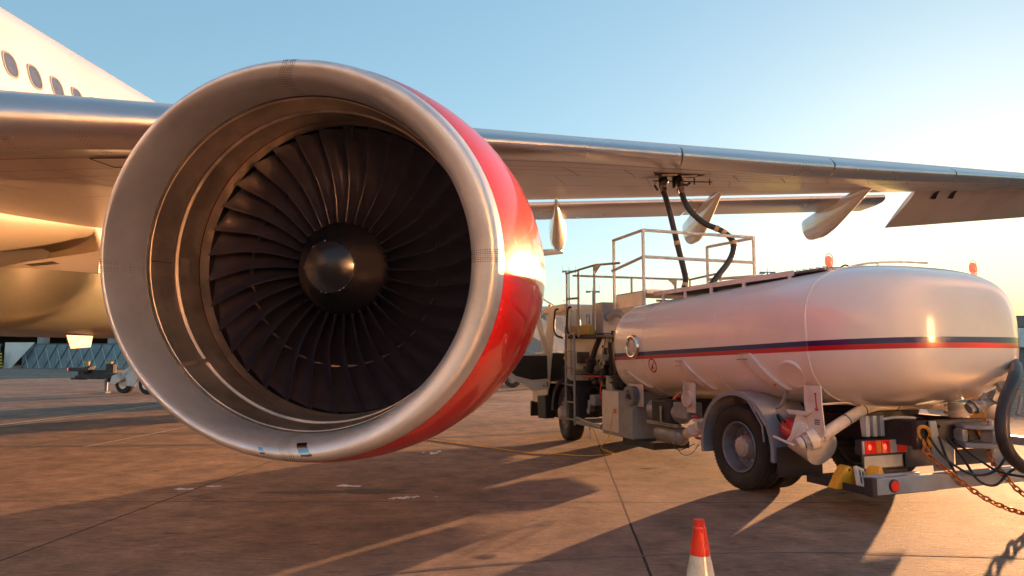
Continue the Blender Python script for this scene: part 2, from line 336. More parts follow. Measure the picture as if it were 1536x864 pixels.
# ================================================================== GROUND
g = G(); g.add([(-2500, -1500, 0), (2500, -1500, 0), (2500, 4000, 0), (-2500, 4000, 0)], [(0, 1, 2, 3)])
struct(g.obj('apron_ground', 'ground'))
M['pline'] = mat('worn_yellow_paint', (0.62, 0.46, 0.16), 0.6, 0, 0.25, 8, dirt=(0.2, 0.17, 0.15), dirt_amt=0.9)
M['pline2'] = mat('worn_white_paint', (0.55, 0.5, 0.42), 0.6, 0, 0.25, 8, dirt=(0.2, 0.17, 0.15), dirt_amt=0.9)
def gline(x0, y0, x1, y1, w, m, name='painted_line', z=0.004):
    d = Vector((x1-x0, y1-y0, 0)).normalized(); n = Vector((-d.y, d.x, 0))*w/2
    a = Vector((x0, y0, z)); b = Vector((x1, y1, z))
    gg = G(); gg.add([a-n, b-n, b+n, a+n], [(0, 1, 2, 3)]); return struct(gg.obj(name, m))
gline(-12.2, 8, -9.2, 46, 0.12, 'pline'); gline(-11.85, 8, -8.85, 46, 0.06, 'pline2')
gline(-7.4, 12, -6.9, 18.3, 0.05, 'pline2')
gline(14, 44, 90, 47, 0.6, 'pline'); gline(-60, 47, 10, 52, 0.3, 'pline')
def splotch(name, x, y, sx, sy, m, seed, z=0.004):
    rnd = random.Random(seed); gg = G(); n = 26
    ph = [rnd.uniform(0, 6.28) for _ in range(4)]
    vs = [(x, y, z)]
    for k in range(n):
        t = 2*PI*k/n; q = 1+0.3*math.sin(2*t+ph[0])+0.25*math.sin(3*t+ph[1])+0.2*math.sin(7*t+ph[2])+0.12*rnd.uniform(-1, 1)
        vs.append((x+sx*q*math.cos(t), y+sy*q*math.sin(t), z))
    gg.add(vs, [(0, 1+k, 1+(k+1) % n) for k in range(n)]); return gg
M['glint'] = mat('puddle_glint_white', (0.7, 0.72, 0.74), 0.5, 0, 0.1, 20)  # white colour stands in for bright reflections off small wet spots
M['water'] = mat('standing_water', (0.05, 0.05, 0.05), 0.03, 0, 0.1, 3, spec=0.8)
M['oil'] = mat('dark_oil_stain', (0.10, 0.078, 0.07), 0.9, 0, 0.3, 10)
g = G()
for x, y, sx, sy, sd_ in ((-1.21, 7.81, .08, .08, 1), (-1.10, 7.85, .05, .05, 2), (-1.33, 7.76, .03, .04, 3), (-1.27, 11.25, .05, .14, 4), (-1.2, 11.45, .04, .06, 5), (-1.45, 11.35, .03, .04, 6),
                      (-3.90, 8.3, .09, .06, 7), (-3.62, 8.47, .07, .05, 8), (-2.0, 8.5, .14, .06, 9), (-0.85, 7.86, .02, .02, 11), (3.4, 7.9, .015, .015, 12)):
    q = splotch('s', x, y, sx, sy, 'glint', sd_); g.add(q.v, q.f)
struct(g.obj('puddle_glint_marks', 'glint', weld=False))
g = G()
for x, y, sx, sy, sd_ in ((-1.9, 8.15, .62, .16, 21), (1.9, 9.8, .12, .03, 23), (-0.2, 5.6, .10, .03, 24)):
    q = splotch('s', x, y, sx, sy, 'oil', sd_); g.add(q.v, q.f)
struct(g.obj('oil_stain_marks', 'oil', weld=False))
M['skid'] = mat('faint_tyre_rubber', (0.13, 0.10, 0.09), 0.85, 0, 0.35, 5, dirt=(0.26, 0.2, 0.17), dirt_amt=0.8, stretch=(1, .3, 1))
def ribbon(pts, w, z=.0035):
    P_ = catmull([(a, b, z) for a, b in pts], 8); gg = G(); L_, R_ = [], []
    for i, p in enumerate(P_):
        d = (P_[min(i+1, len(P_)-1)]-P_[max(i-1, 0)]).normalized(); n = Vector((-d.y, d.x, 0))*w/2*min(1, .25+i/5, .25+(len(P_)-1-i)/5); L_.append(p-n); R_.append(p+n)
    return gg.loft([L_, R_], False, False)
for pts, w in (([(-9, 12), (-4, 12.6), (1, 14.5), (6, 19)], .22), ([(-9, 13.9), (-4, 14.4), (0, 16.2), (4.6, 20.5)], .22), ([(-2.5, 4.4), (-.5, 5.3), (2.2, 5.7), (5.5, 5.4)], .03), ([(3.2, 12), (5.5, 18), (6.2, 30)], .25)):
    struct(ribbon(pts, w).obj('tyre_mark', 'skid'))

# ================================================================== AIRLINER
air = thing('airliner', 'white airliner with red engine cowl, grey wing and polished slats, being refuelled', 'airliner', (0, 0, 0), R(-4.6))
# ---- fuselage
FC = (-11.3, 5.22); FR = 2.82
rings = []
for y, k, dz in ((-16, 0.55, -0.6), (-14, 0.8, -0.3), (-11, 0.96, -0.05), (-8, 1, 0), (-2, 1, 0), (4, 1, 0), (10, 1, 0), (16, 1, 0), (22, 1, 0), (27, 0.97, 0.1), (32, 0.85, 0.45), (37, 0.62, 1.05), (42, 0.35, 1.7), (46, 0.12, 2.1)):
    rings.append([Vector((FC[0]+FR*k*math.cos(2*PI*j/96), y, FC[1]+dz+FR*k*math.sin(2*PI*j/96))) for j in range(96)])
fus = G().loft(rings).obj('fuselage', 'plane', air)
# crown seam line
G().tube([Vector((FC[0]+(FR+.002)*math.cos(R(58)), y, FC[1]+(FR+.002)*math.sin(R(58)))) for y in (-8, 2, 12, 22)], 0.006, 6).obj('skin_seam', 'winrim', fus)
# cabin windows
def fring(y, z, w, h, out, n=28):
    vs = []
    for k in range(n):
        t = 2*PI*k/n; ct, st = math.cos(t), math.sin(t)
        yy = y+w*math.copysign(abs(ct)**0.75, ct); zz = z+h*math.copysign(abs(st)**0.75, st)
        a = math.asin((zz-FC[1])/FR); vs.append(Vector((FC[0]+(FR+out)*math.cos(a), yy, FC[1]+(FR+out)*math.sin(a))))
    return vs
for i in range(-2, 9):
    y = 9.60+0.497*i; z = 6.09+0.006*i
    w = G().loft([fring(y, z, .145, .215, .002), fring(y, z, .142, .212, .010), fring(y, z, .118, .185, .009), fring(y, z, .115, .18, -.02)], True, False).obj('cabin_window', 'winrim', air)
    G().loft([fring(y, z, .116, .182, .003), fring(y, z, .02, .02, .004)], True, True).obj('window_pane', 'window', w)
# ---- wing
def LEr(s): return 9+.6*(s+1.95)
def LEz(s): return 4.912+.0845*s+.012*max(0, -3-s)
def hN(s): return interp(s, [(-8.6, .80), (-6, .56), (-4, .41), (-2, .32), (0, .28), (4, .32), (6, .31), (10, .22), (18, .15)])
def TFr(s): return 15.5+.27*(s) if s > -2 else 14.96+.05*(s+2)
def TFz(s): return 5.143+.065*s if s > -3 else lerp(4.948, 4.15, (-3-s)/5.6)
def wpt(s, t, lower=True):
    """point on the wing skin: t = 0 at the nose .. 1 at the rear spar line"""
    r0, r1 = LEr(s), TFr(s); z0 = LEz(s)-hN(s)*.5; z1 = TFz(s); c = r1-r0
    if lower:
        h = hN(s)*.5; x = t
        nose = h*min(1, math.sqrt(max(0, min(x*c/(.45), 1))*(2-min(x*c/.45, 1))))
        z = lerp(z0-nose, z1, x) if x*c > .45 else z0-nose+(z1-z0)*x
        z -= .10*math.sin(PI*x)*(c/7)
        return Vector((s, r0+x*c, z))
    h = hN(s)*.5; x = t
    nose = h*math.sqrt(max(0, min(x*c/.45, 1))*(2-min(x*c/.45, 1)))
    z = z0+nose+(z1+.16-z0)*x+.42*math.sin(PI*x**.8)*(c/7)*min(1, x*6)
    return Vector((s, r0+x*c, z))
def wsec(s, t0, t1, inset=0.0, n=26):
    ts = [t0+(t1-t0)*(k/(n-1))**1.9 for k in range(n)]
    lo = [wpt(s, t, True)+Vector((0, 0, inset)) for t in ts]; up = [wpt(s, t, False)-Vector((0, 0, inset)) for t in ts]
    return lo[::-1]+up
ST = [-9.2, -8.6, -7.5, -6.5, -5.5, -4.5, -3.5, -2.5, -1.5, -.5, .5, 1.5, 2.5, 3.5, 4.5, 5.5, 6.5, 7.5, 8.5, 9.5, 10.5, 12, 14, 16, 18.4]
wing = G().loft([wsec(s, 0.045, 1.0, .006) for s in ST]).obj('wing', 'under', air)
# slats: polished leading edge in segments with gaps
def slat(s0, s1):
    n = max(2, int((s1-s0)/0.5)); ss = [lerp(s0, s1, i/n) for i in range(n+1)]
    def tf(s): return 0.62/(TFr(s)-LEr(s)) if s > -7 else .09
    return G().loft([[p+Vector((0, -0.0, 0)) for p in wsec(s, 0.0, interp(s, [(-8.6, .085), (-2, .085), (2, .075), (6, .085), (18, .12)]), -.008, 18)] for s in ss])
for s0, s1 in ((-8.9, -1.9), (-1.55, 1.93), (1.965, 5.13), (5.165, 8.44), (8.475, 18.3)):
    sl = slat(s0, s1).obj('slat', 'slat', wing)
# slat rivet columns at left
gg = G()
for s0 in (-6.05, -5.45, -5.05, -4.6, -4.2):
    cnt = 2 if s0 == -5.45 else 1
    for c_ in range(cnt+ (1 if cnt == 2 else 0)):
        for k in range(12):
            p = wpt(s0+c_*.035, .012+.006*k+.0, True)-Vector((0, 0, .010))
            gg.box(p.x-.004, p.x+.004, p.y-.004, p.y+.004, p.z-.001, p.z+.003)
gg.obj('rivet_row', 'seam', wing)
# panel seams on the lower skin
gg = G()
def seam_path(pts, w=.006):
    P = [wpt(s, t, True)-Vector((0, 0, -.0055)) for s, t in pts]
    for a, b in zip(P, P[1:]):
        d = (b-a).normalized(); n = d.cross(Vector((0, 0, 1))).normalized()*w*1.2; dn = Vector((0, 0, -.0105))
        gg.add([a-n+dn, b-n+dn, b+n+dn, a+n+dn], [(0, 1, 2, 3)])
def spanline(s0, s1, t, step=.5):
    n = int((s1-s0)/step); return [(lerp(s0, s1, i/n), t if not callable(t) else t(lerp(s0, s1, i/n))) for i in range(n+1)]
seam_path(spanline(-8.5, 18, .105), .007); seam_path(spanline(-8.5, 18, .17), .004)
seam_path(spanline(-.5, 18, .30), .004); seam_path(spanline(-1, 16, .5), .004); seam_path(spanline(-8.2, 4, .22), .004)
for i in range(22):
    s = -7.4+i*1.05; seam_path([(s, .17), (s+.15, .23), (s+.28, .30)], .004)
for i in range(8): s = -.2+i*1.7; seam_path([(s, .31), (s+.2, .5)], .003)
seam_path([(-6.45, .22), (-6.2, .36)], .005); seam_path([(-4.5, .22), (-4.3, .36)], .005); seam_path([(-6.9, .36), (-3.2, .36)], .005)
gg.obj('panel_seam', 'seam', wing, weld=False)
# drain / access hatch on the inner wing underside
def lowpatch(s0, s1, t0, t1, off, name, m):
    q = G(); a = [wpt(s0, t0), wpt(s1, t0), wpt(s1, t1), wpt(s0, t1)]
    q.loft([[p-Vector((0, 0, off)) for p in a], [p+Vector((0, 0, .006)) for p in a]], True, True, False)
    return q.obj(name, m, wing)
lowpatch(-5.72, -5.37, .112, .165, .002, 'access_panel', 'under')
gg = G()
for pts in ([(-5.73, .110), (-5.36, .110), (-5.36, .166), (-5.73, .166), (-5.73, .110)], [(-5.62, .167), (-5.60, .20), (-5.55, .212), (-5.45, .212), (-5.42, .20), (-5.42, .167)]):
    P = [wpt(s, t)-Vector((0, 0, .0035)) for s, t in pts]; gg.tube(P, .005, 5)
gg.obj('hatch_outline', 'seam', wing)
# ---- flaps & aileron behind the rear spar
def flap(s0, s1, ch, drop0, drop1, gap, th, name, m, parent=wing, fwd=0.0):
    rings = []; n = max(2, int((s1-s0)/.7))
    for i in range(n+1):
        s = lerp(s0, s1, i/n); r = TFr(s)+gap; z = TFz(s)+(.02 if name == 'aileron' else -.075); c = ch(s) if callable(ch) else ch; dr = lerp(drop0, drop1, i/n)
        ring = []
        for t in (0, .02, .06, .15, .35, .7, 1.0): ring.append(Vector((s, r+c*t, z-dr*t-th*.5*math.sin(PI*min(1, t**.45)) )))
        for t in (.7, .35, .15, .06, .02): ring.append(Vector((s, r+c*t, z-dr*t+th*.5*math.sin(PI*min(1, t**.45))+.02)))
        rings.append(ring)
    return G().loft(rings).obj(name, m, parent)
flap(-8.3, -2.6, 1.7, .05, .10, .06, .2, 'flap', 'slat')
flap(-1.6, 3.0, 1.65, .02, .02, .17, .18, 'flap', 'slat')
flap(3.03, 8.15, 1.55, .02, .04, .17, .18, 'flap', 'slat')
flap(8.9, 17.8, lambda s: lerp(1.75, 1.2, (s-8.9)/9), .62, .34, .03, .13, 'aileron', 'under')
for s in (9.5, 10.0, 12.9, 13.35):
    gg = G()
    p = Vector((s, TFr(s)+.1, TFz(s)-.03))
    gg.prism([(p.y-.22, p.z+.02), (p.y+.16, p.z-.04), (p.y+.20, p.z-.10), (p.y-.02, p.z-.11), (p.y-.08, p.z-.05)], 'x', s-.035, s+.035)
    gg.ball((s, p.y+.02, p.z-.10), .05, 10)
    gg.obj('aileron_hinge', 'gunk', wing)
# ---- flap track fairings (canoes)
def canoe(s, r0, z0, r1, z1, w, h, label=None):
    w *= .85
    rings = []; N = 26
    for i in range(N+1):
        t = i/N; r = lerp(r0, r1, t); zt = lerp(z0, z1+.18, t**1.05)
        k = min(1, (t/.72)**.92) if t < .72 else 1.0
        if t > .9: k *= math.sqrt(max(.004, 1-((t-.9)/.1)**2))
        ww = w*k; hh = h*k*(1 if t < .55 else lerp(1, .72, (t-.55)/.45))+.03
        ring = []
        for j in range(28):
            a = 2*PI*j/28; x = ww*math.cos(a); zz = math.sin(a)
            zz = hh*(zz*.35 if zz > 0 else zz*abs(zz)**-.12 if abs(zz) > .05 else zz)
            ring.append(Vector((s+x, r, zt+zz-hh*.15)))
        rings.append(ring)
    o = G().loft(rings).obj('flap_track_fairing', 'canoe', air, angle=50)
    return o
for s, r0, z0, r1, z1 in ((-.22, 14.7, 5.10, 18.6, 4.72), (3.4, 14.6, 5.26, 19.2, 4.95), (7.0, 15.6, 5.52, 20.4, 5.22)):
    c = canoe(s, r0, z0, r1, z1, .27, .60)
    r_ = lerp(r0, r1, .55); zc = lerp(z0, z1+.18, .55**1.05)
    q = G(); ring = lambda e: [Vector((s+(.2315+e)*math.cos(2*PI*j/28), r_, zc+(.63+e)*(math.sin(2*PI*j/28)*.35 if math.sin(2*PI*j/28) > 0 else math.sin(2*PI*j/28))-.0945)) for j in range(28)]
    pass
# ---- refuelling bay
bay = G()
for ds in (0,):
    a = wpt(1.55, .190); b = wpt(2.55, .190); c = wpt(2.35, .262); d = wpt(1.65, .262)
dn = Vector((0, 0, .004))
bay.loft([[p-dn for p in (a, b, c, d)], [p+Vector((0, 0, .05)) for p in (a, b, c, d)]], True, True, False)
bayo = bay.obj('refuelling_bay', 'seam', air)
q = G()
for s0 in (1.72, 2.10):
    p = wpt(s0, .215); q.box(s0, s0+.28, p.y-.02, p.y+.02, p.z-.03, p.z-.006)
q.obj('bay_door_hinge', 'lampwhite', bayo)
p = wpt(1.6, .262); q = G()
q.add([p+Vector((0, -.1, -.006)), p+Vector((.25, -.05, -.008)), p+Vector((.28, 0, -.012)), p+Vector((-.25, .02, -.05))], [(0, 1, 2, 3)])
q.add([p+Vector((0, -.1, .0)), p+Vector((.25, -.05, .0)), p+Vector((.28, 0, -.002)), p+Vector((-.25, .02, -.035))], [(3, 2, 1, 0)])
q.obj('bay_door', 'steel', bayo, weld=False)
q = G(); p = wpt(2.0, .25)
q.tube([(1.6, p.y, p.z-.07), (2.75, p.y+.35, p.z-.03)], .012, 8); q.tube([(2.7, p.y+.33, p.z-.09), (2.7, p.y+.33, p.z+.03)], .012, 6); q.tube([(2.4, p.y+.24, p.z-.1), (2.4, p.y+.24, p.z+.03)], .014, 6)
q.obj('door_stay', 'gunk', bayo)
# ---- belly fairing & root
rings = []
for i in range(110):
    y = -1+24*i/109; zb = interp(y, [(-1, 3.3), (2, 2.75), (9.4, 2.98), (11.2, 3.36), (11.35, 3.3), (11.6, 2.5), (12.3, 2.02), (14, 1.97), (17, 2.0), (20, 2.5), (23, 3.3)])
    zt = interp(y, [(-1, 4.0), (3, 4.5), (16, 4.6), (23, 3.9)]); w = interp(y, [(-1, 2.2), (3, 2.95), (16, 3.0), (23, 2.0)]); ring = []
    zc, hz = (zb+zt)/2, (zt-zb)/2
    for j in range(72):
        a = 2*PI*j/72; ct, st = math.cos(a), math.sin(a)
        ring.append(Vector((FC[0]+w*math.copysign(abs(ct)**.62, ct), y, zc+hz*math.copysign(abs(st)**.72, st))))
    rings.append(ring)
belly = G().loft(rings).obj('belly_fairing', 'belly', air)
# gear-bay fairing: rounded front-facing bulge with a flat band above it
def pr(x): return interp(x, [(-12, 10.2), (-9.3, 10.2), (-8.9, 10.3), (-7.98, 11.0)])
OUT = [(-7.98, 2.97), (-8.0, 2.78), (-8.08, 2.60), (-8.2, 2.42), (-8.36, 2.27), (-8.65, 2.12), (-9.1, 2.01), (-9.7, 1.95), (-10.4, 1.93), (-11.2, 1.93), (-11.9, 1.96), (-11.9, 2.80), (-10.4, 2.80), (-9.1, 2.85), (-8.5, 2.92)]
OC = (-9.6, 2.80); rings = []
for dy, k in ((1.6, 1.0), (.3, 1.0), (.12, .995), (0, .975), (-.10, .93), (-.17, .86), (-.23, .75), (-.28, .6), (-.32, .4), (-.34, .15)):
    ring = []
    for a, b in OUT:
        x = OC[0]+(a-OC[0])*k; ring.append(Vector((x, pr(x)+dy, (OC[1]+(b-OC[1])*k) if b < 2.79 else b)))
    rings.append(ring)
pod = G().loft(rings, True, True).obj('gear_bay_fairing', 'podm', air, angle=50)
rings = []
for x, z0, z1 in ((-12, 2.80, 2.90), (-9.3, 2.84, 2.98), (-9.1, 2.855, 3.0), (-8.8, 2.89, 3.1), (-8.4, 2.93, 3.23), (-7.975, 2.975, 3.36)):
    y = pr(x)-.02; rings.append([Vector((x, y, z0)), Vector((x, y+.02, z1)), Vector((x, y+1.3, z1)), Vector((x, y+1.3, z0))])
G().loft(rings, True, True, False).obj('fairing_band', 'under', pod, bevel=.01)
q = G()
for i in range(14): x = -8.12-.1*i; q.ball((x, pr(x)-.045, 2.93-.075*(.1*i)/1.0-.045), .010, 6)
q.obj('rivet_row', 'seam', pod)
q = G(); q.loft([[Vector((x, pr(x)-.03+d, z)) for x, z in ((-8.42, 3.10), (-8.72, 3.03), (-8.80, 3.05), (-8.5, 3.13))] for d in (0, .02)], True, True, False); q.obj('oval_vent', 'seam', pod)
q = G()
for i in range(24):
    pass
# hanging access door lit by the sun
q = G(); q.prism([(13.05, 1.99), (13.85, 1.99), (13.8, 1.74), (13.2, 1.70)], 'x', -10.12, -10.09); q.obj('open_access_door', 'belly', air, bevel=.01)
# ---- tailplane & fin
def blade3(pts, th, name, m):  # quad planform -> thick lens
    rings = []
    for (a, b) in pts:
        a = Vector(a); b = Vector(b); ring = []
        for t in (0, .03, .12, .35, .7, 1, .7, .35, .12, .03):
            pass
        up = [a.lerp(b, t)+Vector((0, 0, th*(a-b).length*math.sin(PI*t**.55)*.5)) for t in (0, .03, .12, .35, .7)]
        lo = [a.lerp(b, t)-Vector((0, 0, th*(a-b).length*math.sin(PI*t**.55)*.5)) for t in (1, .7, .35, .12, .03)]
        rings.append(up+lo)
    return G().loft(rings).obj(name, m, air)
blade3([((-11.3, 33.5, 6.6), (-11.3, 39.5, 6.6)), ((-5, 37.2, 7.15), (-5, 41, 7.15)), ((-.45, 39.8, 7.72), (-.45, 41.8, 7.72)), ((-.2, 40.6, 7.75), (-.2, 41.8, 7.75))], .1, 'tailplane', 'plane')
q = G()
rings = []
for z, y0, y1 in ((7.6, 30, 40), (10, 33.2, 41), (13, 37, 42.2), (16.2, 41, 44)):
    ring = [Vector((-11.3+.05*(y1-y0)*math.sin(PI*t**.55), lerp(y0, y1, t), z)) for t in (0, .03, .12, .35, .7, 1)]+[Vector((-11.3-.05*(y1-y0)*math.sin(PI*t**.55), lerp(y0, y1, t), z)) for t in (.7, .35, .12, .03)]
    rings.append(ring)
q.loft(rings).obj('fin', 'red', air)

# ---- ENGINE  (local Y runs aft along the shaft)
Lip = Vector((-1.5967, 4.9562, 2.2901)); Fan = Vector((-1.44621094, 5.97565509, 2.34900767))
rz = Matrix.Rotation(R(4.6), 3, 'Z'); lp = rz @ Lip; fp = rz @ Fan; A = (fp-lp).normalized()
erx = math.asin(A.z); erz = -math.atan2(A.x, A.y)
FY = (fp-lp).length
cowl = G().lathe([(.17, 1.512), (.30, 1.548), (.5, 1.585), (.8, 1.625), (1.2, 1.655), (1.7, 1.66), (2.3, 1.62), (2.9, 1.52), (3.5, 1.38), (3.9, 1.27), (3.9, 1.25), (3.0, 1.30), (2.0, 1.27), (1.3, 1.25)], 160)
eng = cowl.obj('engine_nacelle', 'red', air, loc=lp, rot=(erx, 0, erz))
eng['label'] = 'glossy red engine nacelle with brushed metal inlet lip'
def lipprof(t):  # t 0 (inner rear) .. 1 (outer rear)
    pts = [(.40, 1.338), (.32, 1.334), (.22, 1.338), (.13, 1.350), (.07, 1.368), (.03, 1.390), (.008, 1.412), (0, 1.434), (.006, 1.456), (.025, 1.474), (.06, 1.489), (.11, 1.501), (.17, 1.512)]
    return pts
G().lathe(lipprof(0), 200).obj('inlet_lip', 'lip', eng, angle=80)
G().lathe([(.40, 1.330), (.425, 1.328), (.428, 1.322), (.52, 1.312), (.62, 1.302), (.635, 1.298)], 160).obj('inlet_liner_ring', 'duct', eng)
G().lathe([(.40, 1.339), (.404, 1.326)], 160).obj('liner_gap', 'seam', eng)
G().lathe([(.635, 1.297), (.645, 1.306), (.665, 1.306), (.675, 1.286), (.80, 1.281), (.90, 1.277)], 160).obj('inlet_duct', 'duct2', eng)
G().lathe([(.90, 1.276), (.905, 1.274), (FY+.02, 1.272), (FY+.35, 1.27), (1.7, 1.24)], 160).obj('fan_case', 'duct', eng)
# seam clips on the liner (joint at lower left, patch at left)
def lathepatch(prof, a0, a1, name, m, n=8):
    q = G().lathe(prof, n, a0=a0, a1=a1); return q.obj(name, m, eng, weld=False)
lathepatch([(.41, 1.326), (.44, 1.315), (.64, 1.290), (.68, 1.281), (.80, 1.276)], R(216.5), R(218.2), 'liner_splice', 'duct2')
lathepatch([(.43, 1.318), (.62, 1.297)], R(178.0), R(178.3), 'liner_splice', 'seam', 2)
lathepatch([(.69, 1.281), (.79, 1.277)], R(176), R(183), 'liner_patch', 'duct')
# lip joints: seam line and rivet rows at four clock positions
rv = G(); sm = G()
P = lipprof(0)
def lippoint(u, ang, off=.0):
    # u along the profile 0..1
    k = u*(len(P)-1); i = min(int(k), len(P)-2); f = k-i
    y = lerp(P[i][0], P[i+1][0], f); r = lerp(P[i][1], P[i+1][1], f)
    dy = P[i+1][0]-P[i][0]; dr = P[i+1][1]-P[i][1]; l = math.hypot(dy, dr); ny, nr = -dr/l, dy/l   # outward from the metal
    y += ny*off; r += nr*off
    return Vector((r*math.cos(ang), y, r*math.sin(ang))), Vector((nr*math.cos(ang), ny, nr*math.sin(ang)))
for ang in (R(181.0), R(267.5), R(0.5), R(91)):
    for i in range(40):
        a, _ = lippoint(.02+.95*i/40, ang, .0); b, _ = lippoint(.02+.95*(i+1)/40, ang, .0)
        sm.tube([a, b], .0016, 4)
    for da in (-.030, -.019, -.010, .010, .019, .030):
        L_ = 0
        for i in range(26):
            u = .05+.88*i/25
            q, nrm = lippoint(u, ang+da, 0)
            rv.ball(q, .0038, 6, (1, 1, 1))
rv.obj('lip_rivets', 'seam', eng, weld=False); sm.obj('lip_joint', 'steel', eng, weld=False)
M['mirror'] = mat('polished_patch_metal', (0.50, 0.50, 0.50), 0.12, 1.0, 0.02)
def lippatch(u0, u1, a0, a1):
    q = G(); rings = []
    for i in range(9):
        rings.append([lippoint(lerp(u0, u1, i/8), lerp(a0, a1, j/4), -.0016)[0] if False else lippoint(lerp(u0, u1, i/8), lerp(a0, a1, j/4), .0)[0]+lippoint(lerp(u0, u1, i/8), lerp(a0, a1, j/4), 0)[1]*.0016*SG for j in range(5)])
    q.loft(rings, False, False); q.obj('polished_patch', 'mirror', eng, weld=False)
SG = 1
_q, _n = lippoint(.6, 0, 0)
if _n.y > 0: SG = -1
lippatch(.44, .62, R(259.3), R(260.8)); lippatch(.30, .62, R(271.4), R(274.6)); lippatch(.70, .80, R(184.6), R(186.2))
G().lathe([(FY-.01, 1.2712), (FY+.05, 1.269), (FY+.34, 1.267)], 160).obj('fan_rub_strip', 'hub', eng)  # near-black ring painted in for the shade behind the blade tips
# seams on the cowl
def cowlR(y): return interp(y, [(.17, 1.512), (.30, 1.548), (.5, 1.585), (.8, 1.625), (1.2, 1.655), (1.7, 1.66), (2.3, 1.62), (2.9, 1.52)])
q = G()
for y in (.175, 1.05, 1.09): q.lathe([(y-.003, cowlR(y)+.0018), (y+.003, cowlR(y)+.0018)], 160)
for a in (8, -32, -78, 40): q.tube([Vector(((cowlR(y)+.0005)*math.cos(R(a)), y, (cowlR(y)+.0005)*math.sin(R(a)))) for y in (1.09, 1.4, 1.7, 2.0, 2.3, 2.6, 2.9)], .003, 4)
q.obj('cowl_seam', 'seam', eng, weld=False)
q = G()
for k in range(150):
    a = 2*PI*k/150
    for y in (.20, .225): q.ball((cowlR(y)*math.cos(a), y, cowlR(y)*math.sin(a)), .0035, 6)
q.obj('cowl_fasteners', 'winrim', eng, weld=False)
# spinner, hub
G().lathe([(FY-.36, .02), (FY-.355, .07), (FY-.34, .12), (FY-.315, .17), (FY-.285, .215)], 64).obj('spinner_cap', 'spin', eng)
G().lathe([(FY-.360, .001), (FY-.36, .02)], 64).obj('spinner_tip', 'spin', eng)
G().lathe([(FY-.287, .217), (FY-.280, .217), (FY-.18, .30), (FY-.07, .37), (FY-.02, .405), (FY+.02, .418), (FY+.35, .44)], 80).obj('spinner_cone', 'hub', eng)
q = G().lathe([(FY-.286, .218), (FY-.291, .2195), (FY-.286, .222)], 80)
for a in (100, 130, 182, 252, 262, 295, 305, 5, 15):
    q.ball((.222*math.cos(R(a)), FY-.288, .222*math.sin(R(a))), .008, 8)
q.obj('spinner_bolts', 'steel', eng)
# fan blades (34): twisted aerofoils with mid-span snubbers
NB = 34
def blade_mesh(a_off):
    q = G(); rings = []; nr = 16
    for i in range(nr+1):
        t = i/nr; r = lerp(.405, 1.266, t)
        stag = lerp(R(30), R(71), t**.8); ch = lerp(.25, .36, t)
        th = lerp(.020, .007, t)
        sw = R(-1.5)*math.sin(t*PI*1.5) + R(4.5)*t
        ring = []
        yl = .015*math.sin(PI*t)-.01*t
        prof = []
        for c in (0, .01, .03, .08, .2, .4, .6, .8, .97, 1.0): prof.append((c, 1))
        for c in (.97, .8, .6, .4, .2, .08, .03, .01): prof.append((c, -1))
        for c, sgn in prof:
            hh = th*math.sqrt(max(0, min(1, c*8)))*(1-c**3)*.5*sgn if c > 0 else 0
            cam_ = -.035*4*c*(1-c)*ch/.25
            ax = c*ch*math.cos(stag)+(-(hh+cam_))*math.sin(stag)
            tg = -c*ch*math.sin(stag)-(hh+cam_)*math.cos(stag)
            ang = a_off+sw+tg/r
            ring.append(Vector((r*math.cos(ang), FY-.06-yl+ax, r*math.sin(ang))))
        rings.append(ring)
    q.loft(rings)
    # snubber
    r = .86; st = lerp(R(22), R(62), .55)
    for sgn in (1,):
        pts = []
        for da, dy, hh in ((.0, .0, .016), (.035, .025, .016), (.075, .05, .006)):
            ang = a_off+R(1.5)+da-.02; pts.append((Vector((r*math.cos(ang), FY-.015+dy, r*math.sin(ang))), hh))
        q.tube([p for p, _ in pts], .01, 6, rs=[.014, .011, .004])
    return q
b0 = blade_mesh(0.0).obj('fan_blade', 'blade', eng, angle=40)
for k in range(NB):
    b = b0 if k == 0 else b0.copy()
    if k: col.objects.link(b); b.parent = eng
    b.rotation_euler = (0, -2*PI*k/NB+.03, 0)
# the inlet plane is raked against the shaft: shift the front parts along the axis
SCARF = True
# rear: stators & core so no open sky disc shows
q = G().lathe([(FY+.35, .44), (1.7, .62), (2.4, .70), (3.6, .62), (4.4, .45), (5.0, .30), (5.0, .01)], 64)
q.obj('engine_core', 'dark', eng)
q = G()
for k in range(44):
    a = 2*PI*k/44; m = Matrix.Rotation(-a, 4, 'Y')
    q.box(.5, 1.25, 1.75, 2.0, -.03, .05, m @ Matrix.Rotation(0, 4, 'X'))
q.obj('guide_vanes', 'gunk', eng)
G().lathe([(1.28, 1.262), (1.7, 1.262), (3.6, 1.22)], 96).obj('bypass_duct', 'dark', eng)
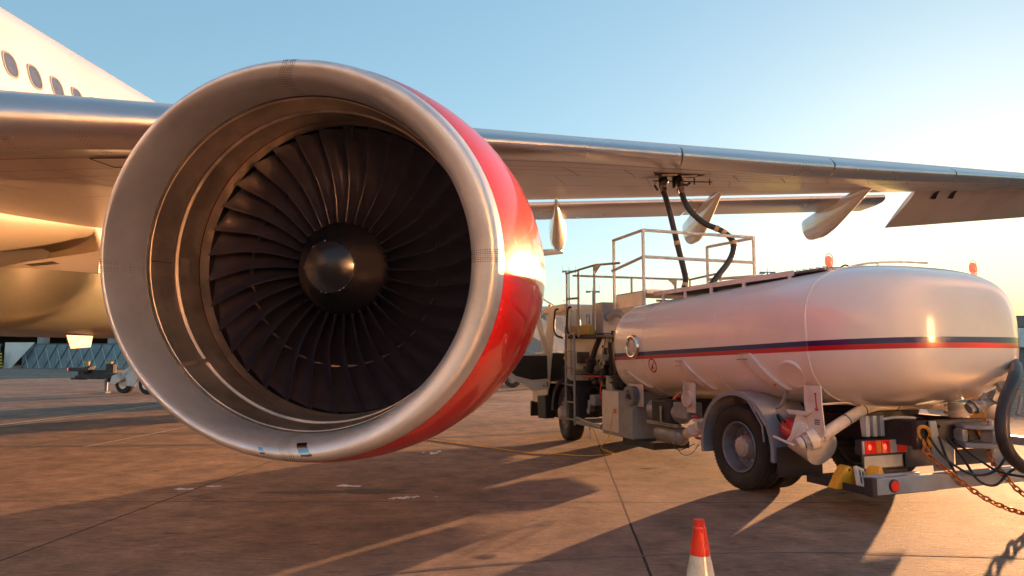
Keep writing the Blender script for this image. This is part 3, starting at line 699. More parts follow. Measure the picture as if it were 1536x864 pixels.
# probe hanging from the top of the duct
G().tube([(.13, .95, 1.25), (.135, .93, 1.13)], .012, 8).obj('inlet_probe', 'seam', eng)
for o in [eng]+list(eng.children):
    if o.name.startswith(('fan_', 'spinner', 'engine_core', 'guide', 'bypass')): continue
    inner = not o.name.startswith(('engine_nacelle', 'cowl'))
    for v_ in o.data.vertices:
        if inner:
            rad = math.hypot(v_.co.x, v_.co.z)
            if v_.co.y < .41 and rad > 1.3: v_.co.x -= .08*max(0, min(1, (1.434-rad)/.09)) if not (rad > 1.43) else 0
            else: v_.co.x -= interp(v_.co.y, [(.41, .08), (1.0, .05)])
        w_ = max(0.0, 1-v_.co.y/1.0)
        v_.co.y += w_*(.105*v_.co.x-.033*v_.co.z)
for o in eng.children:
    if o.name.startswith(('fan_blade', 'spinner')): o.location.x -= .05
for o in eng.children:
    if o.name.startswith(('fan_case', 'fan_rub')):
        for v_ in o.data.vertices: v_.co.x -= interp(v_.co.y, [(.41, .08), (1.0, .05), (1.7, 0)])
# pylon
q = G(); q.prism([(2.4, 1.5), (4.4, 2.0), (6.0, 2.15), (7.2, 2.1), (3.9, .9), (2.4, 1.3)], 'x', -.22, .22); q.obj('pylon', 'under', eng, bevel=.05)

# ================================================================== FUEL TRUCK  (local x right, y forward)
TO = (3.8218, 8.6884, 0)
trk = thing('fuel_truck', 'white tanker truck with navy and red stripe, driver door open, pumping into the wing', 'fuel truck', TO, R(20.5))
HW, HH = 1.22, .775
def sect(y, kx, kz, zc=0, n=88, e=3.0):
    ring = []
    for j in range(n):
        a = 2*PI*j/n; ct, st = math.cos(a), math.sin(a)
        ring.append(Vector((HW*kx*math.copysign(abs(ct)**(2/e), ct), y, zc+HH*kz*math.copysign(abs(st)**(2/e), st))))
    return ring
rings = []
# rear dome (superelliptic), seam at y = 0, tank runs forward to y = 4.42
for i in range(22):
    t = i/21; a = PI/2*t; y = -.98*math.cos(a)**1.15; k = max(.02, math.sin(a)**(2/2.6)) if t > 0 else .02
    kk = (max(0, 1-(abs(y)/.98)**1.4))**(1/3.6); kk = max(kk, .02)
    rings.append(sect(y, kk, .02+.98*kk**.85, 0))
rear = rings[:]
front = []
for y in (0.02, .8, 1.7, 2.6, 3.4, 4.0): front.append(sect(y, 1, 1))
for i in range(1, 12):
    t = i/11; y = 4.0+.42*math.sin(PI/2*t); k = max(.04, (1-max(0, (y-4.0)/.42)**2.4)**(1/2.4)) if t < 1 else .04
    front.append(sect(y, .55+.45*k, .35+.65*k))
tank = G().loft(rear+front).obj('tank', 'tank', trk, loc=(0, -1.16, 1.80), rot=(R(-1.8), 0, 0), angle=60)
def ringtube(y, off, r, mname, name, e=3.0, kx=1, kz=1):
    pts = [p*1 for p in sect(y, kx*(1+off/HW), kz*(1+off/HH), 0, 100, e)]
    return G().tube(pts, r, 6, closed=True).obj(name, mname, tank)
ringtube(0, .0, .009, 'tank', 'seam_weld'); ringtube(3.25, .0, .006, 'tank', 'seam_weld'); ringtube(1.55, .0, .003, 'tank', 'seam_weld')
# sight port, sign and brackets ride on the tank side
SX = lambda z: -HW*(1-min(1, abs(z)/HH)**3.0)**(1/3.0)
q = G(); m = Matrix.Translation((SX(0)-.0, 3.56, .00)) @ Matrix.Rotation(R(-90), 4, 'Z')
prof = [(0, .13), (-.0, .175), (-.03, .18), (-.045, .165), (-.045, .135), (-.03, .125), (-.03, .11)]
# lathe axis is Y -> turn so it looks out to -x
mm = Matrix.Translation((SX(0)+.02, 3.50, .02)) @ Matrix.Rotation(R(-90), 4, 'Z') @ Matrix.Rotation(R(180), 4, 'X')
def outm(y, z, d=.0): return Matrix.Translation((SX(z)+d, y, z)) @ Matrix.Rotation(R(-90), 4, 'Z')
# rotation Z -90: local +Y -> world +X ; local -Y -> world -X (outwards)
man = G().lathe([(.02, .185), (-.02, .185), (-.045, .172), (-.05, .155), (-.045, .14), (-.02, .132)], 48, outm(3.52, .02)).obj('sight_port', 'chrome', tank)
G().lathe([(-.021, .131), (-.028, .1), (-.03, .001)], 40, outm(3.52, .02)).obj('port_glass', 'pinkw', tank)
q = G()
for k in range(8):
    q = G(); a = 2*PI*k/8; q.cyl(outm(3.52, .02) @ Vector((.115*math.cos(a), -.025, .115*math.sin(a))), outm(3.52, .02) @ Vector((.115*math.cos(a), -.038, .115*math.sin(a))), .012, n=8)
    q.obj('port_bolt', 'steel', tank)
# no-smoking sign : white disc, red ring and bar
def surf(y, z, off): return Vector((SX(z)-off, y, z))
sg = G(); n = 40
def discring(cy, cz, r0, r1, off):
    q = G(); rings = [[surf(cy+r*math.cos(2*PI*k/n), cz+r*math.sin(2*PI*k/n), off) for k in range(n)] for r in (r0, r1)]
    return q.loft(rings, True, False)
sign = discring(3.02, -.27, .001, .098, .0022).obj('no_smoking_sign', 'tank', tank)
q = discring(3.02, -.27, .082, .105, .0045)
d = Vector((0, .707, -.707)); nn = Vector((0, .707, .707))*.009
pa = [surf(3.02+(-d.y*.085)+s*nn.y, -.27+(-d.z*.085)+s*nn.z, .0045) for s in (-1, 1)]; pb = [surf(3.02+(d.y*.085)+s*nn.y, -.27+(d.z*.085)+s*nn.z, .0045) for s in (1, -1)]
q.add(pa+pb, [(0, 1, 2, 3)]); q.obj('sign_ring', 'redpaint', tank, weld=False)
q = G(); q.add([surf(3.02+a, -.27+b, .0035) for a, b in ((-.012, -.055), (.018, -.055), (.022, -.01), (.006, .02), (-.01, -.005))], [(0, 1, 2, 3, 4)]); q.obj('sign_flame', 'seam', tank, weld=False)
# step pads / saddles running down the tank side
for cy, zt, zb, w in ((3.83, -.33, -.60, .14), (2.30, -.22, -.60, .16), (.98, -.16, -.58, .19)):
    q = G(); rings = []
    for i in range(9):
        t = i/8; z = lerp(zt, zb, t); yy = cy-.42*t; off = .02+.045*t
        rings.append([surf(yy-w/2, z, off), surf(yy+w/2, z, off), surf(yy+w/2, z, -.01), surf(yy-w/2, z, -.01)])
    o = q.loft(rings, True, True, False).obj('saddle_plate', 'pinkw', tank, bevel=.004)
    q2 = G(); t = .88; z = lerp(zt, zb, t); yy = cy-.42*t; off = .02+.045*t+.003
    q2.add([surf(yy-.045, z+.03, off-.008+.0), surf(yy+.045, z+.03, off-.008), surf(yy, z-.03, off+.008)], [(0, 1, 2)]); q2.obj('orange_triangle', 'orange', tank, weld=False)
    q3 = G()
    for dz in (0, -.07): 
        a = surf(cy-w/2, zt+dz+.0, .034+.02*(-dz/.07)); b = surf(cy+w/2, zt+dz, .034+.02*(-dz/.07)); q3.tube([a, b], .006, 6)
    q3.obj('saddle_step', 'chrome', tank)
# small hatch low on the tank
q = G().lathe([(.02, .17), (-.012, .17), (-.02, .16), (-.012, .001)], 40, Matrix.Translation((SX(-.42)+.012, .30, -.41)) @ Matrix.Rotation(R(-90), 4, 'Z') @ Matrix.Rotation(R(31), 4, 'X')); q.obj('round_hatch', 'tank', tank)
# sump / belly outlet under the tank
q = G(); q.prism([(-.5, -.70), (.5, -.70), (.38, -.95), (-.38, -.95)], 'y', .1, 3.6); q.obj('tank_cradle', 'chassis', tank)
q = G(); q.cyl((-.55, 2.3, -.68), (-.55, 2.3, -.80), .14); q.cyl((-.55, 3.1, -.68), (-.55, 3.1, -.78), .10); q.obj('sump', 'grey', tank)

# catwalk along the top
q = G(); q.box(-.66, .5, -.85, 2.6, 2.545, 2.565); q.obj('walkway', 'grate', trk)
ww = G()
for i in range(36): ww.box(-.70, .52, -.92+.1*i, -.90+.1*i, 2.567, 2.578)
ww.obj('walkway_treads', 'grate', trk)
q = G(); q.box(-.715, -.69, -.46, 2.55, 2.52, 2.585)
for y in (-.40, .42, 1.1, 1.72, 2.3): q.box(-.715, -.69, y-.025, y+.025, 2.40, 2.52)
q.obj('walkway_edge_rail', 'pinkw', trk, bevel=.003)
q = G(); q.tube(catmull([(-.55, -1.0, 2.54), (-.4, -1.2, 2.585), (-.1, -1.35, 2.60), (.3, -1.4, 2.60)]), .012, 8); q.tube([(-.3, -1.28, 2.59), (-.3, -1.28, 2.52)], .01, 6); q.obj('top_grab_rail', 'rail', trk)
# operator platform and rails
q = G(); q.box(-.80, 1.42, 2.70, 3.60, 2.58, 2.62); q.obj('platform_deck', 'grate', trk)
q = G(); q.box(-.83, -.805, 2.72, 3.57, 2.375, 2.60); q.obj('platform_side_panel', 'cream', trk, bevel=.004)
q = G(); q.box(-.78, 1.4, 2.655, 2.69, 2.57, 2.635); q.box(-.6, 1.4, 2.655, 2.68, 2.44, 2.475); q.obj('platform_beam', 'rail', trk, bevel=.004)
def rails(name, segs, r, m='rail'):
    q = G(); q.bars([(Vector(a), Vector(b)) for a, b in segs], r, 8); return q.obj(name, m, trk)
a0 = (-.81, 2.69); a1 = (-.81, 3.68); b0_ = (1.39, 2.69)
rails('platform_handrail', [((-.81, 2.69, 2.38), (-.81, 2.69, 3.60)), ((-.81, 3.66, 2.36), (-.81, 3.66, 3.59)), ((-.81, 2.67, 3.6), (-.81, 3.68, 3.58)), ((-.81, 2.69, 3.165), (-.81, 3.72, 3.05)),
                           ((-.81, 2.69, 3.6), (1.40, 2.69, 3.61)), ((-.81, 2.69, 3.165), (1.40, 2.69, 3.17)), ((1.39, 2.69, 2.80), (1.39, 2.69, 3.61)),
                           ((1.39, 2.69, 3.60), (1.10, 3.60, 3.56)), ((1.10, 3.60, 2.6), (1.10, 3.60, 3.56)), ((1.45, 2.55, 2.93), (1.10, 3.62, 2.96))], .026)
rails('front_handrail', [((-1.22, 4.73, 2.0), (-1.22, 4.73, 3.12)), ((-1.22, 3.62, 2.0), (-1.22, 3.62, 3.11)), ((-1.22, 4.24, 1.9), (-1.22, 4.24, 3.10)), ((-1.22, 4.76, 3.10), (-1.22, 3.55, 3.12)), ((-1.22, 3.6, 3.12), (-.95, 3.2, 3.12)),
                        ((-1.22, 4.73, 2.62), (-1.22, 4.24, 2.60)), ((-1.15, 4.62, 3.05), (1.2, 4.3, 3.03)), ((.0, 4.45, 2.3), (.0, 4.45, 3.04)), ((.9, 4.35, 2.4), (.9, 4.35, 3.03)), ((1.2, 4.3, 2.4), (1.2, 4.3, 3.03)),
                        ((1.2, 4.3, 3.03), (1.15, 3.3, 3.05)), ((1.15, 3.3, 2.5), (1.15, 3.3, 3.05))], .02, 'darkrail')
q = G(); q.prism([(3.58, 3.11), (3.32, 3.11), (3.58, 2.96)], 'x', -1.235, -1.225); q.obj('rail_gusset', 'darkrail', trk); q = G(); q.prism([(.72, 3.02), (.92, 3.02), (.91, 2.86)], 'y', 4.32, 4.33); q.obj('rail_gusset', 'darkrail', trk)
# ladder
q = G(); q.bars([(Vector((-1.25, 4.73, .39)), Vector((-1.25, 4.73, 2.1))), (Vector((-1.25, 4.37, .34)), Vector((-1.25, 4.37, 1.95)))], .021, 10)
for i in range(6): q.box(-1.268, -1.232, 4.37, 4.73, .43+.305*i-.012, .43+.305*i+.012)
q.obj('ladder', 'grey', trk)
for y0 in (5.18, 4.60):
    q = G(); q.tube(catmull([(-1.2, y0-.02, 2.46), (-1.24, y0+.03, 2.44), (-1.25, y0+.05, 2.30), (-1.25, y0+.07, 2.1), (-1.25, y0-.02, 1.96), (-1.22, y0-.25, 1.90)], 5), .02, 8); q.obj('grab_hoop', 'black', trk)

# cab: shell with real openings
RC = 4.75  # rear wall
CF = 6.55
cab = G()
prof = [(4.75, 1.06), (4.75, 2.35), (4.85, 2.50), (5.1, 2.56), (5.9, 2.55), (6.2, 2.46), (6.40, 2.2), (6.62, 1.75), (6.66, 1.1), (6.6, .62), (6.45, .55), (5.95, .55), (5.78, 1.05)]
# right side wall with window opening made from strips
def sidewall(x0, x1, q, doorhole):
    # rear pillar, front pillar, sill, header
    q.prism([(4.75, 1.06), (4.75, 2.38), (4.90, 2.52), (4.95, 2.30), (4.90, 1.06)], 'x', x0, x1)
    q.prism([(5.78, 1.00), (5.66, 1.55), (5.45, 2.40), (5.75, 2.44), (6.0, 1.65), (6.1, .6), (5.95, .55)], 'x', x0, x1)
    q.prism([(4.90, 2.42), (5.0, 2.555), (5.9, 2.545), (6.15, 2.44), (5.5, 2.38)], 'x', x0, x1)
    q.prism([(6.0, 1.65), (6.45, 1.62), (6.66, 1.1), (6.6, .62), (6.1, .6)], 'x', x0, x1)
    if not doorhole: q.prism([(4.90, 1.06), (4.90, 1.68), (5.66, 1.62), (5.78, 1.0), (5.6, .98), (5.5, 1.3), (5.0, 1.35)], 'x', x0, x1)
sidewall(-1.15, -1.11, cab, True); sidewall(1.11, 1.15, cab, False)
# roof, rear wall, front lower panel, floor, dash
rf = [(4.78, 2.42), (4.88, 2.52), (5.1, 2.56), (5.9, 2.55), (6.15, 2.46), (6.25, 2.40), (6.13, 2.40), (5.9, 2.50), (5.1, 2.51), (4.9, 2.46), (4.82, 2.40)]
cab.prism(rf, 'x', -1.11, 1.11)
cab.box(-1.11, -.62, 4.75, 4.79, 1.06, 2.42); cab.box(.62, 1.11, 4.75, 4.79, 1.06, 2.42); cab.box(-.62, .62, 4.75, 4.79, 1.06, 1.93); cab.box(-.62, .62, 4.75, 4.79, 2.33, 2.42)
cab.box(-1.11, 1.11, 6.58, 6.62, .6, 1.62); cab.box(-1.11, 1.11, 4.79, 6.58, 1.02, 1.06)
cabo = cab.obj('cab_body', 'cream', trk, bevel=.015)
q = G(); q.box(-1.1, 1.1, 6.1, 6.56, 1.1, 1.62); q.obj('dashboard', 'black', cabo)
q = G(); q.box(-.62, .62, 4.765, 4.775, 1.93, 2.33); q.obj('rear_window', 'glass', cabo)
q = G(); q.prism([(6.43, 1.66), (6.18, 2.36), (6.17, 2.355), (6.42, 1.655)], 'x', -1.08, 1.08); q.obj('windscreen', 'glass', cabo)
q = G(); q.box(1.125, 1.135, 4.95, 5.62, 1.66, 2.36); q.obj('side_window', 'glass', cabo)
q = G()
for x0 in (-1.0, -.1): q.box(x0-.02, x0+.5, 5.0, 5.45, 1.06, 1.36); q.prism([(4.95, 1.3), (5.1, 1.32), (5.0, 2.0), (4.86, 1.98)], 'x', x0, x0+.46)
q.obj('seat', 'cloth', cabo, bevel=.03)
q = G()
for z in (1.22, 1.42, 1.62, 1.80): q.box(-1.1, 1.1, 4.742, 4.752, z-.006, z+.006)
q.obj('rear_panel_rib', 'seam', cabo)
q = G(); q.prism([(-1.16, 1.30), (-1.17, 2.0), (-.95, 2.02), (-.5, 2.02), (-.45, 1.25)], 'y', 4.55, 4.70); q.obj('air_filter_housing', 'cream', trk, bevel=.05)
q = G(); q.box(-1.152, -1.149, 4.98, 5.05, 2.6, 2.62); q.cyl((-1.05, 5.9, 2.52), (-1.05, 5.9, 2.60), .035, n=12); q.obj('marker_lamp', 'lampred', cabo)
# open driver door, hinged at the front pillar
dm = Matrix.Translation((-1.16, 5.72, 0)) @ Matrix.Rotation(R(-84), 4, 'Z')
# door local: x' = 0 thickness, runs along -y' from the hinge  (length 0.98)
door = G(); T = .025
def dp(poly, t0=-T, t1=T, q=None): (q or door).prism(poly, 'x', t0, t1, dm)
dp([(0, .92), (0, 1.60), (-1.0, 1.62), (-1.0, 1.30), (-.92, 1.18), (-.75, 1.08), (-.5, .98), (-.36, .88)])
dp([(0, 1.60), (-.09, 1.60), (-.30, 2.33), (-.22, 2.40)]); dp([(-.22, 2.40), (-.30, 2.33), (-.93, 2.33), (-1.0, 2.40)]); dp([(-.93, 2.33), (-1.0, 2.40), (-1.0, 1.62), (-.93, 1.62)])
dro = door.obj('driver_door', 'cream', trk, bevel=.012)
q = G(); q.prism([(-.05, 1.12), (-.06, 1.57), (-.95, 1.57), (-.95, 1.32), (-.75, 1.18), (-.4, 1.10)], 'x', T+.001, T+.02, dm); q.prism([(-.05, 1.12), (-.06, 1.57), (-.95, 1.57), (-.95, 1.32), (-.75, 1.18), (-.4, 1.10)], 'x', -T-.02, -T-.001, dm); q.obj('door_trim', 'black', dro, bevel=.006)
q = G(); q.prism([(-.18, 1.22), (-.2, 1.36), (-.45, 1.48), (-.8, 1.48), (-.8, 1.30), (-.3, 1.20)], 'x', -T-.035, -T-.021, dm); q.obj('door_pocket', 'grey', dro, bevel=.006)
q = G(); q.prism([(-.5, 1.42), (-.38, 1.42), (-.38, 1.45), (-.5, 1.45)], 'x', -T-.06, -T-.036, dm); q.obj('door_handle', 'black', dro)
q = G(); q.prism([(-.10, 1.61), (-.31, 2.32), (-.92, 2.32), (-.92, 1.63)], 'x', -.004, .004, dm); q.obj('door_window', 'glass', dro)
q = G()
for y, z in ((-.05, .98), (-.13, .98), (-.05, 1.03)): q.cyl(dm @ Vector((-T-.004, y, z)), dm @ Vector((T+.004, y, z)), .017, n=10)
q.obj('door_bolt', 'seam', dro)
q = G(); q.tube([(dm @ Vector((0, -.95, 1.95))), (dm @ Vector((-.12, -.99, 2.0)))], .012, 6); q.box(-.02, .02, -1.05, -.93, 1.75, 2.25, dm @ Matrix.Translation((-.14, 0, 0))); q.obj('door_mirror', 'black', dro, bevel=.01)

# fenders, wheels
def arch(cy, r, x0, x1, a0, a1, cz=.5, th=.02, lip=.05):
    q = G(); rings = []
    for i in range(25):
        a = R(lerp(a0, a1, i/24)); c, s = math.cos(a), math.sin(a)
        def p(x, rr): return Vector((x, cy+rr*c, cz+rr*s))
        rings.append([p(x0, r-lip), p(x0, r), p(x1, r), p(x1, r-th), p(x0+.02, r-th), p(x0+.02, r-lip)])
    return q.loft(rings)
for sx in (-1, 1):
    x0, x1 = (-1.26, -.62) if sx < 0 else (1.26, .62)
    fd = arch(0, .66, x0, x1, -12, 188, .50)
    fd.obj('rear_fender', 'fender', trk)
    q = G(); q.box(min(x0, x1)+.02, max(x0, x1), -.70, -.68, .26, .58); q.obj('mudflap', 'flap', trk, bevel=.004)
    arch(4.98, .60, -1.17 if sx < 0 else 1.17, -.75 if sx < 0 else .75, -5, 190, .56, lip=.09).obj('front_fender', 'chassis', trk)
q = G(); q.box(-1.275, -1.265, 5.42, 5.50, 1.02, 1.06); q.obj('fender_marker', 'lampamber', trk)
for dy in (0, .05): pass
def wheel(side, steer=0, dual=False):
    # local: axle along x, outer face towards -x
    root = None
    def wl(prof, x):  # prof (x, r)
        return G().lathe([(a, b) for a, b in prof], 72, Matrix.Rotation(R(-90), 4, 'Z'))
    # lathe local y -> world x  (Rz(-90): +Y -> +X)
    tp = [(-.10, .29), (-.135, .33), (-.15, .40), (-.14, .46), (-.12, .485), (-.10, .5), (-.06, .5), (-.055, .488), (-.045, .488), (-.04, .5), (-.01, .5), (-.005, .488), (.005, .488), (.01, .5), (.04, .5), (.045, .488), (.055, .488), (.06, .5), (.10, .5), (.12, .485), (.14, .46), (.15, .40), (.135, .33), (.10, .29)]
    ty = wl(tp, 0)
    # tread shoulder lugs
    q = G()
    for k in range(72):
        m = Matrix.Rotation(2*PI*k/72, 4, 'X')
        for xs in (-1, 1): q.box(min(xs*.10, xs*.132), max(xs*.10, xs*.132), -.013, .013, .44, .4865, m)
    q.add(ty.v, ty.f); return q.obj('tyre', 'tread', None, weld=False), None
def make_wheel(loc, steer, dual, flip, front):
    w = bpy.data.objects.new('wheel', None); col.objects.link(w); w.parent = trk; w.location = loc; w.rotation_euler = (0, 0, steer+(PI if flip else 0))
    ty, lug = wheel(1)
    ty.parent = w
    mz = Matrix.Rotation(R(-90), 4, 'Z')
    if front:
        G().lathe([(-.125, .30), (-.13, .285), (-.10, .275), (-.09, .22), (-.12, .21), (-.13, .17), (-.125, .15), (-.10, .13)], 48, mz).obj('rim', 'rim', w)
        q = G().lathe([(-.10, .135), (-.20, .125), (-.235, .10), (-.245, .04), (-.245, .001)], 40, mz)
        for k in range(10):
            a = 2*PI*k/10; q.cyl((-.12, .19*math.cos(a), .19*math.sin(a)), (-.17, .19*math.cos(a), .19*math.sin(a)), .017, n=6)
        q.obj('hub', 'hubc', w)
    else:
        G().lathe([(-.125, .30), (-.135, .292), (-.125, .28), (-.04, .262), (.03, .25), (.06, .22), (.06, .12)], 60, mz).obj('rim', 'rim', w)
        q = G().lathe([(.06, .13), (-.05, .125), (-.085, .115), (-.095, .09), (-.105, .085), (-.11, .03), (-.105, .001)], 40, mz)
        for k in range(10):
            a = 2*PI*k/10; q.cyl((-.08, .107*math.cos(a), .107*math.sin(a)), (-.10, .107*math.cos(a), .107*math.sin(a)), .009, n=6)
            q.cyl((.06, .165*math.cos(a), .165*math.sin(a)), (.02, .165*math.cos(a), .165*math.sin(a)), .016, n=6)
        q.obj('hub', 'hubc', w)
    return w
make_wheel((-1.075, 0, .5), 0, True, False, False); make_wheel((-.745, 0, .5), 0, True, True, False)
make_wheel((1.075, 0, .5), 0, True, True, False); make_wheel((.745, 0, .5), 0, True, False, False)
make_wheel((-1.03, 4.98, .5), R(-11), False, False, True); make_wheel((1.03, 4.98, .5), R(-11), False, True, True)
# fender bracket & pipe
q = G(); q.tube(catmull([(-1.24, -.38, .98), (-1.05, -.42, .98), (-1.0, -.5, 1.02), (-1.0, -.58, 1.12), (-.98, -.62, 1.25)], 5), .022, 10); q.cyl((-1.27, -.38, .98), (-1.22, -.38, .98), .035, n=16); q.obj('fender_stay', 'grey', trk)
q = G(); q.tube([(-1.265, -.27, 1.06), (-1.27, -.50, .80), (-1.268, -.52, .62)], .012, 6); q.tube([(-1.265, -.33, 1.05), (-1.27, -.56, .80)], .012, 6); q.obj('fender_strap', 'grey', trk)
# chassis
q = G()
for x in (-.45, .37): q.box(x, x+.08, -1.75, 6.3, .68, .93)
for y in (-1.2, .9, 2.4, 3.9): q.box(-.37, .37, y, y+.1, .70, .90)
q.box(-.5, .5, -1.80, -1.74, .66, .94)
q.cyl((-1.0, 0, .5), (1.0, 0, .5), .09, n=16); q.ball((0, 0, .5), .24, 16); q.cyl((-1.0, 4.98, .5), (1.0, 4.98, .5), .05, n=12); q.cyl((0, 0, .52), (0, 4, .72), .05, n=12)
for x in (-.52, .52): q.box(x-.05, x+.05, -.75, .75, .58, .64)
q.obj('chassis_frame', 'chassis', trk, bevel=.006)
q = G(); q.box(-1.05, 1.05, 5.5, 6.6, .35, .98); q.box(-1.0, 1.0, 4.5, 6.0, .75, 1.0); q.obj('engine_block', 'gunk', trk, bevel=.05)
# front bumper / step
q = G(); q.prism([(5.75, .33), (6.15, .31), (6.2, .76), (5.80, .79)], 'x', -1.22, -1.02); q.prism([(6.7, .3), (6.75, .3), (6.75, .62), (6.68, .62)], 'x', -1.15, 1.15); q.obj('front_bumper', 'black', trk, bevel=.02)
# under-run bumper
bump = G(); bump.box(-1.20, 1.24, -1.93, -1.85, .295, .445); bmp = bump.obj('rear_bumper', 'bluegrey', trk, bevel=.008)
q = G(); q.box(-1.265, -1.198, -1.94, -1.84, .285, .455); q.obj('bumper_end_cap', 'flap', bmp, bevel=.012); q = G(); q.box(1.238, 1.29, -1.94, -1.84, .285, .455); q.obj('bumper_end_cap', 'flap', bmp, bevel=.012)
q = G(); q.cyl((-.99, -1.930, .372), (-.99, -1.944, .372), .060, n=28); q.obj('reflector_mount', 'black', bmp); q = G(); q.cyl((-.99, -1.944, .372), (-.99, -1.952, .372), .050, n=28); q.obj('round_reflector', 'lampred', bmp)
q = G(); q.box(-1.26, -.55, -1.86, -1.80, .447, .462); q.obj('bumper_shelf', 'bluegrey', bmp, bevel=.004)
q = G()
q.prism([(-.36, .94), (-.27, .94), (-.24, .78), (-.04, .66), (-.06, .45), (-.32, .45)], 'y', -1.835, -1.815); q.obj('bumper_bracket', 'grey', trk, bevel=.004); q = G()
q.prism([(.36, .86), (.70, .80), (.74, .66), (.80, .45), (.50, .45), (.46, .62), (.36, .74)], 'y', -1.835, -1.815)
q.obj('bumper_bracket', 'grey', trk, bevel=.004)
q = G(); q.cyl((-.30, -1.79, .73), (-.30, -1.70, .73), .05, n=16); q.cyl((-.12, -1.79, .82), (-.12, -1.76, .82), .02, n=8)
q.obj('bracket_boss', 'gunk', trk)
for x, z in ((.0, .86), (.12, .86), (.0, .74), (-.2, .88), (.2, .76), (.3, .88)): G().cyl((x, -1.80, z), (x, -1.83, z), .018, n=6).obj('frame_bolt', 'gunk', trk)
# tray with chocks
q = G(); q.box(-1.12, -.30, -1.82, -1.02, .262, .270); 
q.box(-1.14, -1.12, -1.84, -1.00, .262, .335); q.box(-1.12, -.30, -1.02, -1.00, .262, .335); q.obj('chock_tray', 'flap', trk)
# number plate and tail lamps
q = G(); q.box(-.915, -.355, -1.515, -1.500, .440, .598); pl = q.obj('number_plate_holder', 'black', trk, bevel=.012); q = G(); q.box(-.89, -.38, -1.522, -1.5155, .460, .578); q.obj('number_plate', 'plate', pl, bevel=.003)
q = G(); q.box(-.70, -.62, -1.51, -1.50, .33, .44); q.box(-.95, -.30, -1.505, -1.495, .40, .43); q.obj('plate_bracket', 'chassis', trk)
def taillamp(x0, x1, flip=False):
    body = G(); body.box(x0, x1, -1.50, -1.42, .592, .735); b = body.obj('tail_lamp', 'flap', trk, bevel=.006)
    w = x1-x0; seg = [(0, .045, 'lampwhite'), (.05, .30, 'lampred'), (.305, .42, 'lampamber'), (.425, .62, 'lampred'), (.625, .78, 'lampwhite'), (.785, 1.0, 'lampred')]
    for a, c, m in seg:
        if flip: a, c = 1-c, 1-a
        q = G(); q.box(x0+w*a+.002, x0+w*c-.002, -1.518, -1.5005, .598, .729); q.obj('lamp_lens', m, b, bevel=.004)
    for t in (.12, .46):
        tt = 1-t if flip else t
        q = G(); q.ball((x0+w*tt+.02, -1.512, .665), .026, 10, (1.0, .5, 1.3)); q.obj('lit_bulb', 'lamplit', b)
    return b
taillamp(-.90, -.30); taillamp(.36, .96, True)
q = G(); q.box(.40, .96, -1.515, -1.505, .42, .585); q.obj('rear_panel', 'flap', trk, bevel=.01)
q = G()
for x in (-.78, -.68, -.58): q.prism([(-1.46, .76), (-1.40, .76), (-1.38, .95), (-1.46, .97)], 'x', x, x+.05)
q.tube(catmull([(-.55, -1.45, .93), (-.4, -1.5, .95), (-.2, -1.55, .94)]), .018, 6); q.obj('cable_gland', 'bluegrey', trk, bevel=.004)
# storage tube with red extinguisher: scoop cut obliquely so its mouth looks outwards
c0 = Vector((-1.08, -.60, .84)); c1 = Vector((-1.07, -1.16, .62)); ax = (c1-c0).normalized(); e1 = Vector((1, 0, 0)); e2 = ax.cross(e1)
def scr(rad, along_, cut):
    return [c0+ax*(along_+cut*(.5-.5*math.cos(2*PI*k/36))*1.0)+rad*math.cos(2*PI*k/36)*e1+rad*math.sin(2*PI*k/36)*e2 for k in range(36)]
q = G(); q.loft([scr(.19, 0, .34), scr(.19, .46, .05), scr(.19, .60, 0)], True, False); q.loft([scr(.178, 0, .34), scr(.178, .46, .05), scr(.178, .60, 0)], True, False); q.loft([scr(.19, 0, .34), scr(.178, 0, .34)], True, False)
q.add(scr(.19, .60, 0), [tuple(range(36))])
q.obj('storage_tube', 'pinkw', trk, weld=False)
q = G(); q.tube([c0+ax*.5, c0+ax*.14, c0+ax*.08, c0+ax*.05], .13, 20, rs=[.13, .13, .10, .04]); q.obj('fire_extinguisher', 'redpaint', trk)
q = G(); q.tube(catmull([c0+ax*.05, c0+Vector((-.03, 0, .02)), c0+ax*.05+Vector((-.1, 0, .11)), c0+ax*.2+Vector((-.13, 0, .10))], 5), .013, 6); q.cyl(c0+ax*.06, c0+ax*.01, .03, n=10); q.obj('extinguisher_hose', 'black', trk)
# side valve bracket, lever, delivery coupling and pipe
q = G(); q.prism([(-1.04, 1.27), (-1.27, 1.27), (-1.275, 1.05), (-1.30, .80), (-1.25, .74), (-1.09, .76), (-1.07, .9), (-1.03, 1.08)], 'x', -1.165, -1.15); vb = q.obj('valve_bracket', 'pinkw', trk, bevel=.003)
q = G(); q.cyl((-1.17, -1.20, 1.190), (-1.17, -1.21, 1.03), .007, n=8); q.ball((-1.17, -1.20, 1.190), .014, 8); q.ball((-1.17, -1.21, 1.03), .02, 8); q.obj('red_lever', 'redpaint', vb)
q = G(); 
for z in (.88, .90, .92): q.box(-1.168, -1.166, -1.24, -1.17, z-.005, z+.004)
q.obj('louvre', 'seam', vb)
q = G(); q.prism([(-1.16, 1.0), (-1.10, .955), (-.84, .955), (-.80, 1.0)], 'x', -1.20, -1.165); q.obj('bracket_shelf', 'pinkw', vb, bevel=.003)
cpl = Vector((-1.13, -1.17, .74)); dirc = Vector((-.75, .35, -.28)).normalized()
def along(d): return cpl+dirc*d
q = G(); q.tube([along(-.10), along(0), along(.02), along(.02), along(.10), along(.11), along(.11), along(.20), along(.20), along(.22)], .1, 28, rs=[.06, .065, .07, .11, .11, .11, .065, .065, .055, .05])
